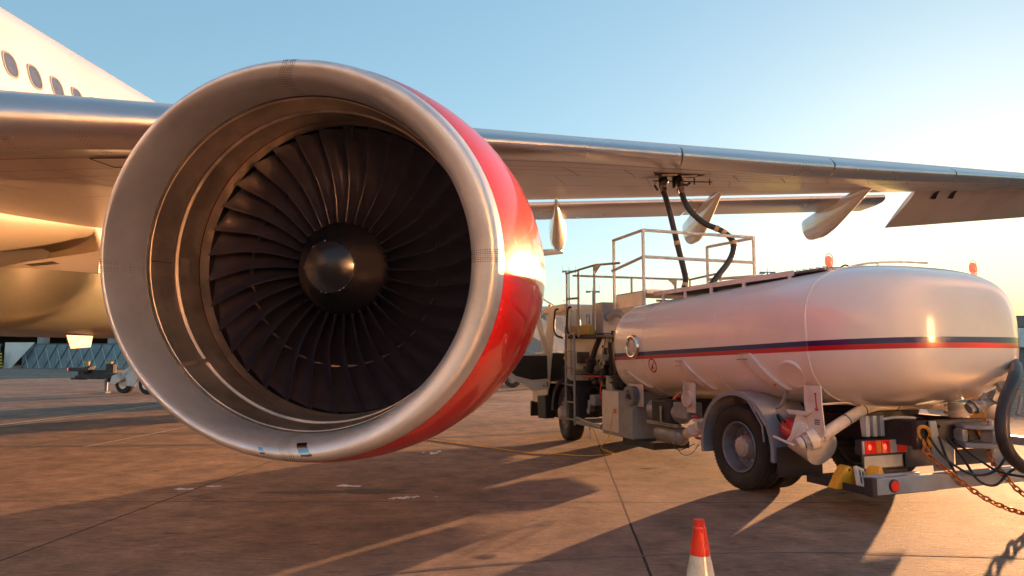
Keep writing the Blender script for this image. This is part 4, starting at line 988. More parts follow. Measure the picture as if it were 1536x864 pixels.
for k in range(8):
    a = 2*PI*k/8; e1 = dirc.orthogonal().normalized(); e2 = dirc.cross(e1); p = along(0)+(e1*math.cos(a)+e2*math.sin(a))*.09; q.cyl(p, p+dirc*.13, .012, n=6)
q.obj('delivery_coupling', 'pinkw', trk, bevel=.0)
q = G(); q.cyl(along(.155), along(.165), .068, n=24); q.obj('coupling_seal', 'black', trk)
q = G(); e = along(.22); q.tube([e+Vector((-.06, .28, .05)), e+Vector((-.02, .02, -.02))], .014, 8); q.tube([e+Vector((.0, .1, .02)), e+Vector((.05, -.1, .18))], .012, 8); q.tube([e+Vector((-.02, .12, .02)), e+Vector((.05, -.02, .22))], .010, 8); q.obj('coupling_handle', 'pinkw', trk)
pp = [(-1.12, -1.20, .75), (-.86, -1.22, .88), (-.58, -1.22, 1.0), (-.42, -1.22, 1.045), (-.2, -1.22, 1.055), (.50, -1.22, 1.045), (.70, -1.22, 1.0), (.92, -1.22, .90), (1.1, -1.22, .82)]
G().tube(catmull(pp, 5), .062, 20).obj('delivery_pipe', 'pinkw', trk)
q = G()
for a, b in (((-.80, -1.22, .909), (-.79, -1.22, .914)), ((-.56, -1.22, 1.005), (-.55, -1.22, 1.008)), ((-.1, -1.22, 1.055), (-.09, -1.22, 1.055))): q.cyl(a, b, .066, n=20)
q.obj('pipe_clamp', 'black', trk)
G().tube([(-1.12, -1.21, 1.08), (1.0, -1.24, 1.13)], .012, 8).obj('pull_rod', 'pinkw', trk)
q = G(); q.cyl((.42, -1.55, 1.08), (.42, -1.55, .93), .09, n=24); q.cyl((.42, -1.55, .96), (.42, -1.55, .99), .13, n=24); q.cyl((.42, -1.55, 1.04), (.42, -1.55, 1.06), .12, n=24); q.obj('rear_outlet', 'pinkw', trk)
q = G(); q.prism([(-1.45, 1.12), (-1.75, 1.06), (-1.78, .75), (-1.5, .72)], 'x', .70, .72); q.obj('rear_side_plate', 'brass', trk, bevel=.004)
q = G(); q.tube(catmull([(.62, -1.45, 1.18), (.66, -1.62, 1.12), (.68, -1.72, 1.0), (.66, -1.74, .88)], 5), .06, 16, rs=None); q.cyl((.66, -1.73, 1.0), (.70, -1.82, .96), .085, n=20); q.tube([(.66, -1.74, .9), (.655, -1.75, .80)], .04, 12, rs=[.05, .022]); q.obj('rear_elbow_valve', 'pinkw', trk)
# hitch jaw
q = G(); 
for z0, z1 in ((.86, .90), (.68, .73)): q.prism([(.02, -1.80), (-.04, -1.95), (.06, -2.10), (.40, -2.10), (.42, -2.02), (.30, -1.98), (.36, -1.80)], 'z', z0, z1)
q.prism([(.0, -1.80), (-.04, -1.93), (.04, -1.93), (.08, -1.80)], 'z', .73, .86); q.cyl((.22, -2.03, .62), (.22, -2.03, .95), .028, n=12)
q.obj('hitch_jaw', 'grey', trk, bevel=.012)
# beacons
def beacon(x, y, z, tilt):
    b = G(); b.cyl((x, y, z), (x+tilt*.1, y, z+.10), .035, .03, n=16); b.box(x-.05, x+.05, y-.045, y+.045, z-.05, z+.012); bo = b.obj('beacon_light', 'pinkw', trk, bevel=.004)
    l = G(); t = Vector((tilt, 0, 1)).normalized(); p = Vector((x+tilt*.1, y, z+.10)); l.tube([p, p+t*.04, p+t*.085, p+t*.11], .04, 18, rs=[.040, .043, .036, .012]); l.obj('beacon_lens', 'beacon', bo)
    q = G(); q.tube(catmull([p+Vector((-.055, 0, 0)), p+Vector((-.05, 0, .10)), p+Vector((0, 0, .135)), p+Vector((.05, 0, .10)), p+Vector((.055, 0, 0))], 4), .004, 5); q.obj('beacon_guard', 'steel', bo)
    q = G(); q.ball(p+t*.05, .018, 8); q.obj('lit_bulb', 'lamplit', bo)
beacon(-.55, -.87, 2.50, -.15); beacon(1.10, -1.35, 2.44, -.12)
q = G(); q.tube(catmull([(-.50, -.87, 2.52), (-.42, -.95, 2.60), (-.38, -1.0, 2.55)], 4), .01, 5); q.obj('beacon_cable', 'black', trk)
# side equipment: control cabinet, hose reel, air tanks, valves
q = G(); q.box(-1.20, -.55, 2.46, 3.42, .30, 1.02); cb = q.obj('control_cabinet', 'grey', trk, bevel=.012)
q = G(); q.box(-1.215, -1.201, 2.86, 3.40, .36, 1.0); cbd = q.obj('cabinet_door', 'pinkw', cb, bevel=.004)
bpy.data.materials['off_white_bracket_paint']
q = G(); q.box(-1.235, -1.217, 2.93, 2.98, .66, .73); q.obj('orange_clip', 'orange', cb)
q = G(); q.box(-1.12, -.5, 2.0, 2.9, .20, .30); q.obj('cabinet_base', 'chassis', trk)
q = G(); q.box(-1.12, -1.10, 2.28, 2.72, .80, 1.14); rl = q.obj('reel_bracket', 'pinkw', trk, bevel=.003)
q = G().lathe([(.0, .001), (.0, .155), (.03, .155), (.03, .12), (.09, .12), (.09, .16), (.12, .16), (.12, .09), (.10, .07), (.10, .001)], 40, Matrix.Translation((-1.12, 2.5, .955)) @ Matrix.Rotation(R(90), 4, 'Z')); q.obj('cable_reel', 'rim', rl)
q = G(); q.cyl((-1.242, 2.5, .955), (-1.26, 2.5, .955), .04, n=16); q.ball((-1.25, 2.43, .92), .014, 8); q.obj('reel_hub', 'gunk', rl)
def vessel(x, z, y0, y1, r, m, name):
    q = G(); q.tube([(x, y0, z), (x, y0-.04, z), (x, y0-.08, z), (x, y1+.08, z), (x, y1+.04, z), (x, y1, z)], r, 28, rs=[r*.3, r*.8, r, r, r*.8, r*.3]); return q.obj(name, m, trk)
vessel(-.98, .78, 2.24, 1.35, .155, 'fender', 'air_tank'); 
vessel(-1.02, .46, 2.03, 1.35, .13, 'grey', 'air_tank')
q = G(); q.box(-1.14, -.84, 1.50, 2.02, .615, .95); q.obj('battery_box', 'chassis', trk, bevel=.03)
q = G()
for z in (.625, .60): q.box(-1.17, -1.10, 1.30, 2.1, z-.012, z+.008)
q.box(-1.17, -1.15, 1.70, 1.74, .60, .86); q.cyl((-1.16, 1.72, .70), (-1.16, 1.72, .82), .02, n=8); q.obj('tank_strap', 'steel', trk)
q = G(); q.box(-1.16, -.9, 1.10, 1.42, .72, .94, Matrix.Translation((0, 0, 0)) @ Matrix.Rotation(R(0), 4, 'X')); q.obj('valve_block', 'grey', trk, bevel=.015)
q = G(); q.box(-1.15, -1.13, .92, 1.18, .82, 1.22); q.obj('outlet_plate', 'pinkw', trk, bevel=.004)
q = G(); q.cyl((-1.15, 1.06, 1.0), (-1.19, 1.06, 1.0), .11, n=28)
for k in range(8): 
    a = 2*PI*k/8; q.cyl((-1.19, 1.06+.09*math.cos(a), 1.0+.09*math.sin(a)), (-1.20, 1.06+.09*math.cos(a), 1.0+.09*math.sin(a)), .012, n=6)
q.tube([(-1.17, 1.13, 1.06), (-1.2, 1.08, 1.24)], .018, 8); q.obj('outlet_flange', 'pinkw', trk)
q = G(); q.cyl((-1.15, .98, .60), (-1.05, 1.25, .52), .07, n=20); q.cyl((-1.05, 1.1, .56), (-1.05, .9, .66), .085, n=20); q.tube([(-1.2, .9, .74), (-1.12, .8, .72)], .02, 8); q.obj('drain_valve', 'pinkw', trk)
q = G(); q.ball((-1.17, .88, .78), .04, 10, (1, 2, .5)); q.obj('valve_handwheel', 'redpaint', trk); q = G(); q.ball((-1.14, .86, .50), .04, 10, (1, 2, .5)); q.obj('valve_handwheel', 'redpaint', trk); q = G(); q.cyl((-1.2, 1.33, .98), (-1.2, 1.2, 1.05), .018, n=8); q.obj('valve_handwheel', 'redpaint', trk)
q = G(); q.tube(catmull([(-1.18, 1.5, .40), (-1.19, 1.3, .30), (-1.18, 1.15, .33), (-1.15, .95, .42)], 6), .006, 5); q.tube(catmull([(-1.18, 1.35, .40), (-1.19, 1.2, .26), (-1.18, 1.0, .28), (-1.15, .85, .42)], 6), .005, 5); q.obj('loose_wire', 'black', trk)
# pumping machinery between tank and cab
rnd = random.Random(11)
q = G(); q2 = G(); q3 = G()
for i in range(34):
    y = rnd.uniform(3.50, 4.55); z = rnd.uniform(.55, 1.75); x = rnd.uniform(-1.02, -.2); k = rnd.random()
    if k < .35: q.box(x-.09, x+.09, y-rnd.uniform(.05, .12), y+rnd.uniform(.05, .12), z-rnd.uniform(.05, .13), z+rnd.uniform(.05, .1))
    elif k < .7:
        d = Vector(rnd.choice([(1, 0, 0), (0, 1, 0), (0, 0, 1)])); r_ = rnd.uniform(.035, .085); p_ = Vector((x, y, z)); L_ = rnd.uniform(.1, .3)
        (q if rnd.random() < .7 else q2).cyl(p_-d*L_/2, p_+d*L_/2, r_, n=16); (q if rnd.random() < .6 else q2).cyl(p_-d*L_/2, p_-d*(L_/2-.025), r_*1.45, n=18)
    else:
        pts = [(x, y, z)]
        for j in range(3): pts.append((pts[-1][0]+rnd.uniform(-.12, .12), pts[-1][1]+rnd.uniform(-.15, .15), pts[-1][2]+rnd.uniform(-.2, .2)))
        q3.tube(catmull(pts, 5), rnd.uniform(.012, .028), 8)
q.box(-.9, .4, 3.5, 4.5, .55, .9); q.box(-.4, .6, 3.6, 4.6, .8, 1.6)
q.obj('pump_assembly', 'gunk', trk, bevel=.008); q2.obj('pump_fitting', 'steel', trk); q3.obj('pump_pipework', 'hose', trk)
q = G(); q.tube([(-.95, 3.55, 1.80), (-.9, 3.62, 1.15)], .05, 14); q.tube([(-.85, 3.95, 2.25), (-.92, 3.95, 1.95), (-.98, 4.05, 1.72), (-1.02, 4.12, 1.5)], .05, 14); q.tube([(-.80, 3.75, 2.0), (-.83, 3.65, 1.1)], .032, 10); q.obj('riser_hose', 'hose', trk)
q = G(); q.cyl((-1.02, 4.12, 1.52), (-1.06, 4.2, 1.28), .08, n=18); q.cyl((-1.03, 4.14, 1.46), (-1.035, 4.15, 1.43), .105, n=18); q.cyl((-1.05, 4.18, 1.34), (-1.055, 4.19, 1.31), .105, n=18); q.obj('riser_coupling', 'gunk', trk)
q = G(); q.tube([(-1.12, 4.3, 1.19), (-1.10, 3.9, 1.21), (-1.0, 3.6, 1.22)], .014, 6); q.tube([(-1.03, 4.1, 1.46), (-1.14, 4.15, 1.50)], .018, 6); q.tube(catmull([(-1.1, 3.62, 1.16), (-1.15, 3.58, .9), (-1.14, 3.52, .68), (-1.16, 3.45, .56)], 4), .010, 6); q.obj('red_hose', 'redpaint', trk)
q = G(); q.box(-1.18, -1.0, 3.72, 3.92, .72, .90); q.cyl((-1.19, 3.93, .62), (-1.21, 3.93, .62), .055, n=20); q.box(-1.14, -1.04, 4.0, 4.08, .6, .8); q.obj('meter_housing', 'grey', trk, bevel=.012)
q = G()
for i in range(4): q.cyl((-1.10, 3.42-.07*i, 1.24), (-1.10, 3.42-.07*i, 1.02), .022, n=10)
q.obj('sample_tube', 'steel', trk)
q = G(); q.cyl((-1.0, 3.15, 1.06), (-1.0, 3.15, 1.26), .14, n=24); q.cyl((-1.0, 3.15, 1.12), (-1.0, 3.15, 1.15), .18, n=24); q.cyl((-1.0, 3.15, 1.21), (-1.0, 3.15, 1.24), .17, n=24); q.obj('filter_housing', 'gunk', trk)
q = G(); q.tube([(-1.22, 4.36, .47), (-1.22, 3.42, .38)], .028, 8); q.box(-1.24, -1.20, 3.45, 4.42, .36, .43); q.box(-1.22, -.3, 4.36, 4.42, .36, .44); q.obj('side_guard', 'grey', trk, bevel=.004)
q = G(); q.prism([(3.83, .36), (3.76, .36), (3.80, .28)], 'x', -1.25, -1.245); q.obj('orange_tag', 'orange', trk)
q = G(); q.box(-1.25, -1.235, 3.78, 3.84, .16, .28); q.obj('clip_tag', 'pinkw', trk)
# grey equipment cabinet above the frame behind the cab, with exhaust elbow
q = G(); q.box(-1.0, -.35, 3.75, 4.15, 1.95, 2.50); q.obj('lift_pump_housing', 'fender', trk, bevel=.015)
q = G(); q.tube(catmull([(-.9, 3.74, 2.22), (-.82, 3.60, 2.30), (-.72, 3.52, 2.24), (-.66, 3.5, 2.1)], 6), .07, 16); q.obj('exhaust_elbow', 'fender', trk)
q = G(); q.box(-1.20, -.4, 3.62, 4.75, 1.88, 1.93); q.obj('equipment_shelf', 'chassis', trk, bevel=.004)
q = G(); q.tube([(-1.12, 4.45, 2.0), (-1.12, 4.45, 2.42)], .038, 12); q.tube([(-1.12, 4.45, 2.42), (-1.12, 4.45, 2.7)], .018, 10); q.tube([(-1.1, 4.1, 1.95), (-1.05, 4.2, 2.3)], .04, 12); q.obj('lift_cylinder', 'steel', trk)
q = G(); q.box(-1.14, -.95, 4.05, 4.70, 1.94, 2.12); q.obj('tool_box', 'brass', trk, bevel=.01)
q = G(); q.prism([(-1.02, 1.4), (-.93, 1.4), (-.80, 1.9), (-.90, 1.9)], 'y', 3.8, 3.85); q.obj('brace', 'grey', trk)

# ================================================================== loose things round the truck
def tw(x, y, z):  # truck-local -> world
    a = R(20.5); return Vector((TO[0]+x*math.cos(a)-y*math.sin(a), TO[1]+x*math.sin(a)+y*math.cos(a), z))
# jacket in the cab
q = G(); rings = []
for i, (z, w, d) in enumerate(((1.22, .10, .16), (1.4, .11, .20), (1.6, .12, .22), (1.8, .10, .19), (1.9, .06, .1))):
    rings.append([tw(-1.0+w*math.cos(2*PI*k/16)*(1+.12*math.sin(3*k)), 4.98+d*math.sin(2*PI*k/16), z) for k in range(16)])
jk = q.loft(rings).obj('work_jacket', 'cloth'); tag(jk, 'dark work jacket with yellow stripes hanging in the open cab', 'jacket')
q = G()
for z in (1.50, 1.60):
    q.loft([[tw(-1.0+.135*math.cos(2*PI*k/16)*(1+.12*math.sin(3*k)), 4.98+.235*math.sin(2*PI*k/16), z+dz) for k in range(16)] for dz in (0, .05)], True, False)
q.obj('reflective_stripe', 'hiviz', jk)
# fuel hoses
H1 = [(2.79, 12.36, 4.86), (2.770, 12.25, 4.72), (2.745, 12.12, 4.52), (2.774, 11.893, 4.173), (2.831, 11.776, 3.757), (2.885, 11.657, 3.351), (2.938, 11.536, 2.966), (2.915, 11.396, 2.80), (2.85, 11.3, 2.63)]
H2 = [(3.05, 12.34, 4.86), (3.050, 12.2, 4.70), (3.055, 12.08, 4.48), (3.134, 11.962, 4.188), (3.373, 11.867, 3.904), (3.652, 11.76, 3.742), (3.799, 11.654, 3.56), (3.783, 11.551, 3.358), (3.653, 11.45, 3.137), (3.458, 11.348, 2.921), (3.244, 11.248, 2.67)]
def hose(pts, label, bands, flip):
    h = G().tube(catmull(pts[2:], 8), .050, 16).obj('fuel_hose', 'hose'); tag(h, label, 'hose', 'fuel hoses up to the wing')
    P = [Vector(p) for p in pts]; a, b = P[0], P[2]; ax = (b-a).normalized(); L_ = (b-a).length
    q = G(); q.tube([a, a+ax*.05, a+ax*.05, a+ax*.12, a+ax*.12, a+ax*.2], .05, 20, rs=[.065, .065, .085, .085, .07, .07]); q.ball(a+ax*.14+Vector((.05, -.03, 0)), .045, 10); 
    if flip: q.tube([a+ax*.2, a+ax*.22+Vector((.13, -.03, -.02)), a+ax*.2+Vector((.19, -.04, .01))], .024, 8); q.box(a.x-.10, a.x-.05, a.y-.05, a.y+.0, a.z-.22, a.z-.02)
    else:
        q.tube(catmull([a+Vector((-.03, 0, -.03)), a+Vector((-.15, -.05, -.12)), a+Vector((-.17, -.05, -.19)), a+Vector((-.13, -.05, -.24))], 5), .007, 6); q.tube([a+Vector((-.17, -.05, -.17)), a+Vector((-.11, -.05, -.27))], .022, 8); q.tube([a+Vector((-.07, -.05, -.06)), a+Vector((-.07, -.05, -.22))], .02, 8)
    q.obj('hose_nozzle', 'gunk', h)
    q = G(); q.tube([a+ax*.18, a+ax*(L_-.14), a+ax*(L_-.14), a+ax*(L_-.10)], .05, 18, rs=[.062, .062, .07, .07]); q.obj('nozzle_body', 'steel', h)
    q = G(); q.tube([a+ax*(L_-.10), a+ax*(L_+.03)], .056, 18); q.obj('hose_ferrule', 'chrome', h)
    C_ = catmull(pts[2:], 8)
    for f in bands:
        i = int(f*(len(C_)-2)); d = (C_[i+1]-C_[i]).normalized(); q = G(); q.tube([C_[i]-d*.035, C_[i]+d*.035], .056, 16); q.obj('hose_band', 'band', h)
    return h
hose(H1, 'nearly straight black fuel hose hanging from wing to truck platform', (.45, .93), False)
hose(H2, 'curved black fuel hose bending outward between wing and truck platform', (.36, .42, .56), True)
# bonding cable
cabp = [tw(-1.26, 2.95, .68), tw(-1.27, 2.98, .50), tw(-1.28, 3.1, .24), tw(-1.3, 3.3, .08), (1.62, 11.15, .012), (1.35, 10.98, .010), (1.12, 10.93, .010), (.77, 11.08, .010), (.24, 11.30, .010), (-.35, 11.85, .010), (-.8, 12.31, .010), (-1.89, 13.28, .010), (-3.2, 14.4, .01)]
cc = G().tube(catmull(cabp, 8), .0075, 6).obj('bonding_cable', 'cable'); tag(cc, 'thin yellow bonding cable trailing from truck cabinet across concrete', 'cable')
# chocks in the tray
def chockpos(o, x, y, z, rz_): o.location = tw(x, y, z); o.rotation_euler = (0, 0, R(20.5)+rz_)
q = G(); rings = []
for i, (x, w) in enumerate(((-.065, .8), (-.06, .97), (-.02, 1), (.03, 1), (.06, .97), (.065, .8))):
    rings.append([Vector((a*w, x, b)) for a, b in ((-.17, .0), (-.155, .03), (-.12, .085), (-.115, .10), (-.045, .20), (-.02, .215), (.0, .218), (.02, .21), (.10, .115), (.165, .045), (.17, .02), (.16, 0))])
ck = q.loft(rings, True, True, False).obj('wheel_chock', 'yellow', bevel=.01); chockpos(ck, -1.04, -1.42, .272, R(-8)); tag(ck, 'yellow peaked wheel chock with a hole, fully visible in truck tray', 'wheel chock', 'wheel chocks in the tray')
q = G(); q.cyl((-.005, -.067, .18), (-.005, .067, .18), .013, n=14); q.obj('rope_hole', 'seam', ck)
q = G(); q.tube(catmull([(-.12, -.068, .05), (-.09, -.07, .1), (-.06, -.069, .15)], 3), .006, 5); q.obj('rib', 'yellow', ck)
q = G(); q.box(-.055, .055, -.02, .02, 0, .23); ck2 = q.obj('slotted_chock', 'pinkw', bevel=.004); ck2.location = tw(-1.04, -1.62, .285); ck2.rotation_euler = (R(-28), R(22), R(20.5)); tag(ck2, 'pinkish slotted block leaning between yellow chocks in truck tray', 'wheel chock', 'wheel chocks in the tray')
q = G()
for x in (-.022, .022): q.box(x-.009, x+.009, -.023, .023, .05, .19)
q.obj('slot', 'gunk', ck2)
ck3 = ck.copy(); col.objects.link(ck3); chockpos(ck3, -.80, -1.55, .272, R(20)); tag(ck3, 'yellow wheel chock half hidden behind slotted block and bumper', 'wheel chock', 'wheel chocks in the tray')
# chains
def chain(pts, label, n):
    C_ = catmull(pts, 12); L_ = [0]
    for a, b in zip(C_, C_[1:]): L_.append(L_[-1]+(b-a).length)
    def at(d):
        for i in range(1, len(C_)):
            if d <= L_[i]: return C_[i-1].lerp(C_[i], (d-L_[i-1])/max(1e-6, L_[i]-L_[i-1]))
        return C_[-1]
    q = G(); pitch = .066; k = 0; d = .0
    while d+pitch < L_[-1]:
        a, b = at(d), at(d+pitch); t = (b-a).normalized(); u = t.cross(Vector((0, 0, 1))).normalized(); w = t.cross(u)
        if k % 2: u, w = (u+w).normalized(), (w-u).normalized()
        else: u, w = (u-w).normalized(), (w+u).normalized()
        c = (a+b)/2; q.tube([c+t*(.044*math.cos(x_))+u*(.024*math.sin(x_)) for x_ in [2*PI*j/12 for j in range(12)]], .0095, 6, closed=True)
        d += pitch; k += 1
    o = q.obj('safety_chain', 'chain', weld=False); tag(o, label, 'chain', 'safety chains')
    h = G(); a = C_[0]; 
    h.tube(catmull([a+Vector((-.03, 0, .02)), a+Vector((-.06, -.02, .08)), a+Vector((-.04, -.02, .13)), a+Vector((.02, -.02, .13)), a+Vector((.06, -.02, .07)), a+Vector((.05, 0, 0)), a+Vector((.07, .0, -.06))], 5), .018, 8); h.obj('chain_hook', 'hook', o)
    return o
ch1 = [(-.415, -1.80, .75), (-.43, -1.85, .63), (-.36, -1.89, .545), (-.275, -1.93, .465), (-.036, -2.01, .272), (.18, -2.1, .14), (.44, -2.22, .06), (.62, -2.6, .10), (.60, -3.2, .30), (.45, -3.6, .55)]
ch2 = [(.38, -1.84, .75), (.39, -1.87, .62), (.415, -1.91, .50), (.448, -2.0, .365), (.57, -2.1, .20), (.70, -2.35, .12), (.72, -2.9, .2), (.6, -3.6, .5)]
chain([tw(*p) for p in ch1], 'nearer rusty orange safety chain sagging behind the truck', 30)
chain([tw(*p) for p in ch2], 'farther rusty orange safety chain beside the black trailer hose', 30)
# trailer: drawbar with its hose and cables; mostly out of frame to the right
trl = thing('trailer_drawbar', 'dark steel trailer drawbar coupled to the truck hitch', 'trailer drawbar', tw(.22, -2.03, 0), R(20.5))
q = G(); q.box(-.045, .045, -3.4, -.02, .74, .82); q.box(-.06, .06, -.07, .07, .73, .85); q.obj('drawbar', 'grey', trl, bevel=.01)
q = G(); q.box(-1.0, 1.0, -8.2, -5.0, .62, .8); q.bars([(Vector((0, -3.3, .78)), Vector((-.8, -5.1, .72))), (Vector((0, -3.3, .78)), Vector((.8, -5.1, .72)))], .05); q.obj('trailer_frame', 'chassis', trl, bevel=.02)
for x in (-.75, .95):
    w = G().lathe([(-.1, .25), (-.12, .3), (-.11, .42), (-.07, .45), (.07, .45), (.11, .42), (.12, .3), (.1, .25), (.0, .2), (-.02, .001)], 40, Matrix.Translation((x, -6.6, .45)) @ Matrix.Rotation(R(-90), 4, 'Z')).obj('wheel', 'tread', trl)
q = G()
for pts in ([(-.74, .08, .80), (-.58, .05, .60), (-.30, .0, .44), (.0, -.02, .46), (.22, -.05, .68)], [(-.48, .1, .78), (-.34, .06, .60), (-.22, 0, .38), (-.05, -.05, .33), (.10, -.1, .46), (.18, -.3, .6)], [(-.38, .1, .75), (-.2, 0, .58), (.0, -.1, .45), (.25, -.4, .42), (.5, -.9, .44)], [(-.56, .12, .80), (-.50, .1, .6), (-.42, .06, .42)]):
    q.tube(catmull(pts, 8), .0125, 8)
q.obj('brake_line', 'black', trl)
RG = [(0.86, -2.05, 1.50), (.62, -2.22, 1.44), (.36, -2.36, 1.34), (.10, -2.44, 1.14), (.0, -2.47, .92), (.06, -2.47, .72), (.24, -2.46, .58), (.50, -2.42, .52), (.9, -2.3, .52), (1.4, -2.2, .6)]
dh = G().tube([tw(a-.26, b, c) for a, b, c in [tuple(p) for p in catmull(RG, 8)]], .058, 18).obj('delivery_hose', 'hose'); tag(dh, 'thick black hose looping in an arc beside the trailer drawbar', 'hose')
q = G(); q.tube([tw(.16, -1.86, 1.05), tw(.30, -1.92, 1.10)], .055, 20); q.tube([tw(.20, -1.88, 1.065), tw(.23, -1.89, 1.08)], .075, 20); q.tube([tw(.30, -1.92, 1.10), tw(.48, -2.05, 1.20)], .045, 16); q.tube([tw(.26, -1.92, 1.14), tw(.3, -1.95, 1.2)], .02, 10)
q.tube([tw(.26, -2.12, 1.16), tw(.30, -2.2, 1.08)], .018, 8); q.cyl(tw(.42, -2.02, 1.22), tw(.52, -2.10, 1.28), .085, n=14); q.box(-.06, .06, -.05, .05, -.05, .05, Matrix.Translation(tw(.38, -2.0, 1.16)) @ Matrix.Rotation(R(30), 4, 'Y'))
q.tube([tw(.56, -2.12, 1.18), tw(.52, -2.12, 1.06), tw(.49, -2.12, 1.0)], .02, 8)
q.obj('hose_coupling', 'grey', dh)
# traffic cone
cn = thing('traffic_cone', 'orange and white traffic cone standing alone on the shaded concrete', 'traffic cone', (.967, 3.625, 0))
q = G(); q.tube([(0, 0, .03), (0, 0, .03), (0, 0, .553), (0, 0, .642), (0, 0, .70), (0, 0, .705), (0, 0, .712), (0, 0, .718), (0, 0, .742), (0, 0, .75), (0, 0, .748), (0, 0, .70)], .1, 40, rs=[.16, .15, .0495, .041, .0335, .034, .0320, .0265, .0265, .0275, .022, .02], caps=False); q.obj('cone_body', 'cone', cn, weld=False)
q = G(); q.tube([(0, 0, .30), (0, 0, .575)], .1, 40, rs=[.105, .0505], caps=False); q.obj('reflective_sleeve', 'conew', cn)
q = G(); q.tube([(0, 0, .576), (0, 0, .640)], .1, 40, rs=[.0505, .0435], caps=False); q.obj('orange_collar', 'cone', cn)
q = G(); q.box(-.2, .2, -.2, .2, 0, .035); q.obj('cone_base', 'black', cn, bevel=.012)

# ================================================================== background
# screen fence (left), terminal undercroft behind it
fn = thing('screen_fence', 'grey blue mesh screen fence with slanted braces along the apron', 'fence', (-58, 78, 0), R(-2))
fn['kind'] = None if False else 'thing'
del fn['kind']
for i in range(40):
    x = i*1.3-8
    if -.9 < x < 2.4: continue
    q = G(); q.prism([(x, 0), (x+1.26, 0), (x+1.26, 2.75), (x, 2.75)], 'y', -.03, .03)
    p = q.obj('screen_panel', 'fencep', fn)
    q = G(); q.bars([((x, -.06, 0), (x+1.5, -.06, 2.75)), ((x+.02, -.05, 2.74), (x+1.26, -.05, 2.74))], .05, 5); q.obj('panel_frame', 'fencef', p)
    q = G(); q.bars([((x+1.3, -.75, 0), (x+.15, -.1, 2.3))], .035, 5); q.obj('panel_brace', 'fencel', p)
gt = G(); gt.prism([(1.0, 0), (1.8, 0), (4.4, 2.9), (1.0, 2.9)], 'y', -.9, -.85); gt.obj('gate_leaf', 'whitev', fn)
bl = G(); bl.tube([(0, 0, 0), (0, 0, 1.9)], .35, 16, rs=[.45, .28]); blo = bl.obj('striped_marker', 'black'); blo.location = (-57.2, 76.4, 0); tag(blo, 'black and yellow striped tapered marker beside the screen fence', 'marker')
q = G()
for k in range(5):
    z = .15+.35*k; q.tube([(0, 0, z), (0, 0, z+.16)], .3, 16, rs=[.46-.09*z, .45-.09*(z+.16)])
q.obj('yellow_stripe', 'hiviz', blo)
tl = thing('terminal_building', 'long dark open terminal undercroft with lit ceiling strips behind the fence', 'building', (-70, 92, 0))
q = G(); q.box(-30, 62, 0, 40, 4.85, 7.4); q.box(-30, 62, 39, 40, 0, 4.85); q.obj('roof_slab', 'farconc', tl)
q = G(); q.box(-30, 62, 16, 16.5, 0, 4.8); q.obj('back_wall', 'dark', tl)
q = G(); q.box(-30, 62, .2, 16, 4.72, 4.84); q.obj('ceiling', 'dark', tl)
for i in range(9):
    q = G(); q.tube([(-22+9.5*i, .8, 0), (-22+9.5*i, .8, 4.84)], .7, 20); q.obj('column', 'farconc', tl)
for i in range(16):
    for j in range(3):
        q = G(); x = -26+5.5*i+1.7*j; q.box(x, x+2.2, 1.5+3*j, 1.7+3*j, 4.50-.05*j, 4.58-.05*j); q.obj('ceiling_light', 'ceil', tl)
# far terminal across the middle and right
ft = thing('concourse_building', 'low grey concourse far behind the tanker cab', 'building', (-12, 165, 0))
q = G(); q.box(0, 70, 0, 14, 0, 12); q.obj('wall', 'farconc', ft)
q = G(); q.box(-1, 71, -1.2, 15, 12, 13.0); q.obj('roof', 'whitev', ft)
for i in range(22):
    q = G(); q.box(1+3.1*i, 3.7+3.1*i, -.15, .02, 6.5, 10.5); q.obj('window', 'farglass', ft)
rt = thing('gate_building', 'pale terminal gate building with brown roof beyond the tank end', 'building', (58, 79, 0), R(-4))
q = G(); q.box(0, 40, 0, 14, 0, 5.0); q.obj('wall', 'farconc', rt)
M['broof'] = mat('brown_metal_roof', (0.22, 0.15, 0.13), 0.5)
q = G(); q.prism([(-1, 4.7), (15, 4.7), (15, 6.3), (-1, 6.0)], 'x', -1, 41); q.obj('roof', 'broof', rt)
for i in range(14):
    q = G(); q.box(.6+2.8*i, 3.0+2.8*i, -.12, .02, 3.3, 4.4); q.obj('window', 'farglass', rt)
jb = thing('jet_bridge', 'small white jet bridge cabin on a wheeled leg by gate building', 'jet bridge', (56.4, 74, 0))
q = G(); q.box(-1.5, 3, 0, 5, 2.3, 4.4); q.obj('cabin', 'whitev', jb, bevel=.1)
q = G(); q.box(.2, .8, 2, 2.6, .6, 2.3); q.box(-.4, 1.4, 1.9, 2.7, .5, .8); q.obj('support_leg', 'grey', jb)
for x in (-.3, 1.3):
    q = G(); q.cyl((x-.15, 2.3, .5), (x+.15, 2.3, .5), .5, n=20); q.obj('wheel', 'tread', jb)
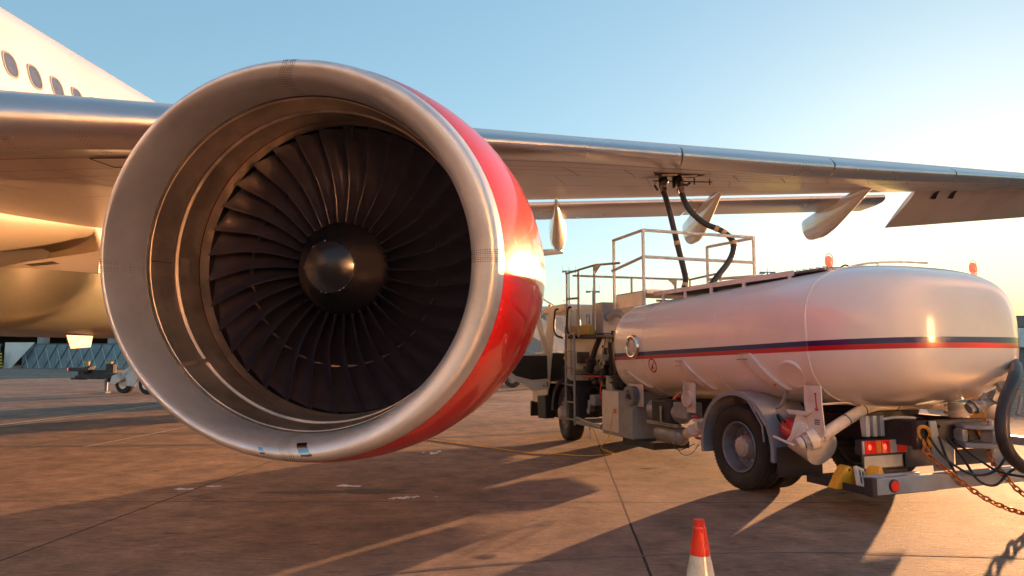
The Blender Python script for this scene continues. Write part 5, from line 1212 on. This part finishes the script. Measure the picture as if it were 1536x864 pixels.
# light masts
def mast(x, y, h, label):
    m = thing('light_mast', label, 'light mast', (x, y, 0), group='apron light masts')
    q = G(); q.tube([(0, 0, 0), (0, 0, h)], .3, 10, rs=[.35, .16]); q.obj('mast_pole', 'grey', m)
    q = G(); q.box(-1.7, 1.7, -.15, .15, h-.1, h+.12); q.tube([(0, 0, h), (0, 0, h+1.1)], .05, 6); q.tube([(-1.6, 0, h), (-1.7, 0, h+1.4)], .03, 5); q.tube([(1.6, 0, h), (1.7, 0, h+1.4)], .03, 5); q.obj('crossbar', 'grey', m)
    for s_ in (-1.5, -.9, .9, 1.5):
        q = G(); q.box(s_-.25, s_+.25, -.4, .3, h-.35, h-.1); q.obj('floodlight', 'grey', m)
mast(56.5, 150, 19.6, 'tall light mast seen above the tank walkway'); mast(20.2, 170, 17.2, 'shorter thin light mast seen through the truck platform rails'); mast(14.3, 170, 22.3, 'tall light mast seen above the truck ladder top')
# passenger stairs truck behind the cab
st = thing('passenger_stairs', 'white passenger stairs vehicle parked beyond the open cab door', 'stairs vehicle', (1.3, 33.5, 0), R(-8))
q = G(); q.box(-4.2, 1.2, -1.0, 1.0, .55, 1.15); q.box(-4.6, -3.2, -1.0, 1.0, .55, 2.0); q.obj('chassis_body', 'whitev', st, bevel=.06)
q = G(); q.box(-4.4, 1.2, -.9, .9, .38, .55); q.obj('underframe', 'chassis', st)
for x in (-2.9, -1.15, .4):
    q = G(); q.cyl((x, -1.02, .42), (x, -.7, .42), .42, n=28); w = q.obj('wheel', 'tread', st); q = G(); q.cyl((x, -1.03, .42), (x, -1.0, .42), .2, n=20); q.obj('rim', 'rim', w)
q = G(); q.prism([(-2.4, 5.0), (2.9, 1.55), (2.9, .95), (2.2, .95), (-3.2, 4.3), (-3.2, 5.0)], 'y', -.85, -.79); q.prism([(-2.4, 5.0), (2.9, 1.55), (2.9, .95), (2.2, .95), (-3.2, 4.3), (-3.2, 5.0)], 'y', .79, .85); q.obj('stair_side', 'whitev', st)
q = G()
for i in range(22): q.box(-2.6+.25*i, -2.3+.25*i, -.8, .8, 4.55-.165*i, 4.59-.165*i)
q.obj('step', 'grey', st)
q = G()
for y in (-.86, .86): q.bars([((-3.2, y, 6.0), (-2.4, y, 6.0)), ((-2.4, y, 6.0), (2.9, y, 2.55)), ((-3.2, y, 5.0), (-3.2, y, 6.0)), ((2.9, y, 1.5), (2.9, y, 2.55)), ((0, y, 3.4), (0, y, 4.43))], .03, 6)
q.obj('handrail', 'rail', st)
q = G(); q.bars([((-2.0, -.6, 1.0), (.5, -.6, 2.9)), ((-2.0, .6, 1.0), (.5, .6, 2.9)), ((-2.8, -.6, 4.2), (-1.5, -.6, 1.2))], .06, 8); q.obj('lift_strut', 'grey', st)
# blue ground unit seen through the cab
gu = thing('ground_power_unit', 'blue grey equipment box seen through the truck cab window', 'ground unit', (3.3, 40, 0))
q = G(); q.box(-1.2, 1.2, 0, 2, .4, 4.3); q.obj('housing', 'bluegrey', gu, bevel=.05); q = G(); q.cyl((-1, 0, .35), (-1, .3, .35), .35); q.cyl((1, 0, .35), (1, .3, .35), .35); q.obj('wheel', 'tread', gu)
# towbar tug unit, left
tg = thing('cargo_transporter', 'dark low cargo transporter with chipped white mudguard and jack leg', 'cargo transporter', (-18.2, 29.6, 0), R(-20))
q = G(); q.box(.2, 1.9, -.5, .5, .55, .95); q.box(-.7, .3, -.12, .12, .55, .68); q.box(.35, .6, -.45, -.2, .95, 1.12); q.cyl((.4, -.5, .92), (.7, -.5, .92), .16, n=16); q.box(1.8, 4.5, -.8, .8, .60, .82); q.box(1.6, 2.0, -.55, -.35, .45, 1.2); q.obj('deck_frame', 'chassis', tg, bevel=.03)
q = G(); q.box(-1.1, -.25, -.15, .15, .86, 1.02); q.box(-.55, -.3, -.1, .1, .60, .9); q.box(-1.0, -.1, -.08, .08, .50, .58); q.obj('tow_arm', 'chassis', tg, bevel=.02)
q = G(); q.box(-1.16, -1.1, -.12, .12, .88, 1.0); q.obj('red_marker_lamp', 'lamplit', tg)
q = G(); q.cyl((1.75, -.6, .08), (1.75, -.6, .8), .07, n=12); q.box(1.6, 1.9, -.72, -.48, 0, .06); q.obj('jack_leg', 'grey', tg)
for x in (.45, 1.75):
    q = G(); q.cyl((x, -.45, 1.0), (x, -.45, 1.28), .07, n=10); q.box(x-.18, x+.1, -.5, -.4, 1.22, 1.28); q.obj('lock_post', 'brass', tg)
for x, y in ((2.75, -.55), (4.25, -.75)):
    q = G().lathe([(-.12, .24), (-.14, .30), (-.12, .41), (-.05, .43), (.05, .43), (.12, .41), (.14, .3), (.12, .24)], 40, Matrix.Translation((x, y, .43))); w = q.obj('wheel', 'tread', tg)
    q = G().lathe([(-.12, .24), (-.10, .2), (-.06, .15), (-.10, .1), (-.14, .06), (-.14, .001)], 32, Matrix.Translation((x, y, .43))); q.obj('rim', 'whitev', w)
q = G(); q.prism([(2.25, .45), (2.35, .72), (2.9, .88), (3.3, 1.12), (4.5, 1.18), (4.6, .95), (4.2, .95), (3.75, .62), (3.6, .30), (3.2, .32), (3.1, .62), (2.8, .50), (2.5, .38)], 'y', -.86, -.80); q.obj('mudguard', 'chip', tg, bevel=.02)
# unseen hangar behind the viewer: its walls and enlarged mirror glazing throw the low sun back onto engine and tank
rb = thing('hangar_building', 'unseen metal clad hangar with mirror glazing bouncing low sun, behind the photographer', 'building', (0, -34, 0), R(0))
M['clad'] = mat('grey_metal_cladding', (0.42, 0.39, 0.44), 0.40, 0.0, 0.08, 0.4)
M['clad2'] = mat('mirror_glazing', (0.92, 0.80, 0.66), 0.09, 1.0, 0.03, 0.2, rvar=0.05)
q = G(); q.box(-45, 60, -20, 0, 0, 1.0); q.box(-45, 60, -20, 0, 13, 16); q.box(-45, 60, -20, -.2, 1.0, 13); q.obj('wall', 'clad', rb, weld=False)
for i in range(21):
    q = G(); q.box(-45+5*i+.1, -40.2+5*i, -.1, .05, 1.05, 12.95); q.obj('glazing_panel', 'clad2', rb)
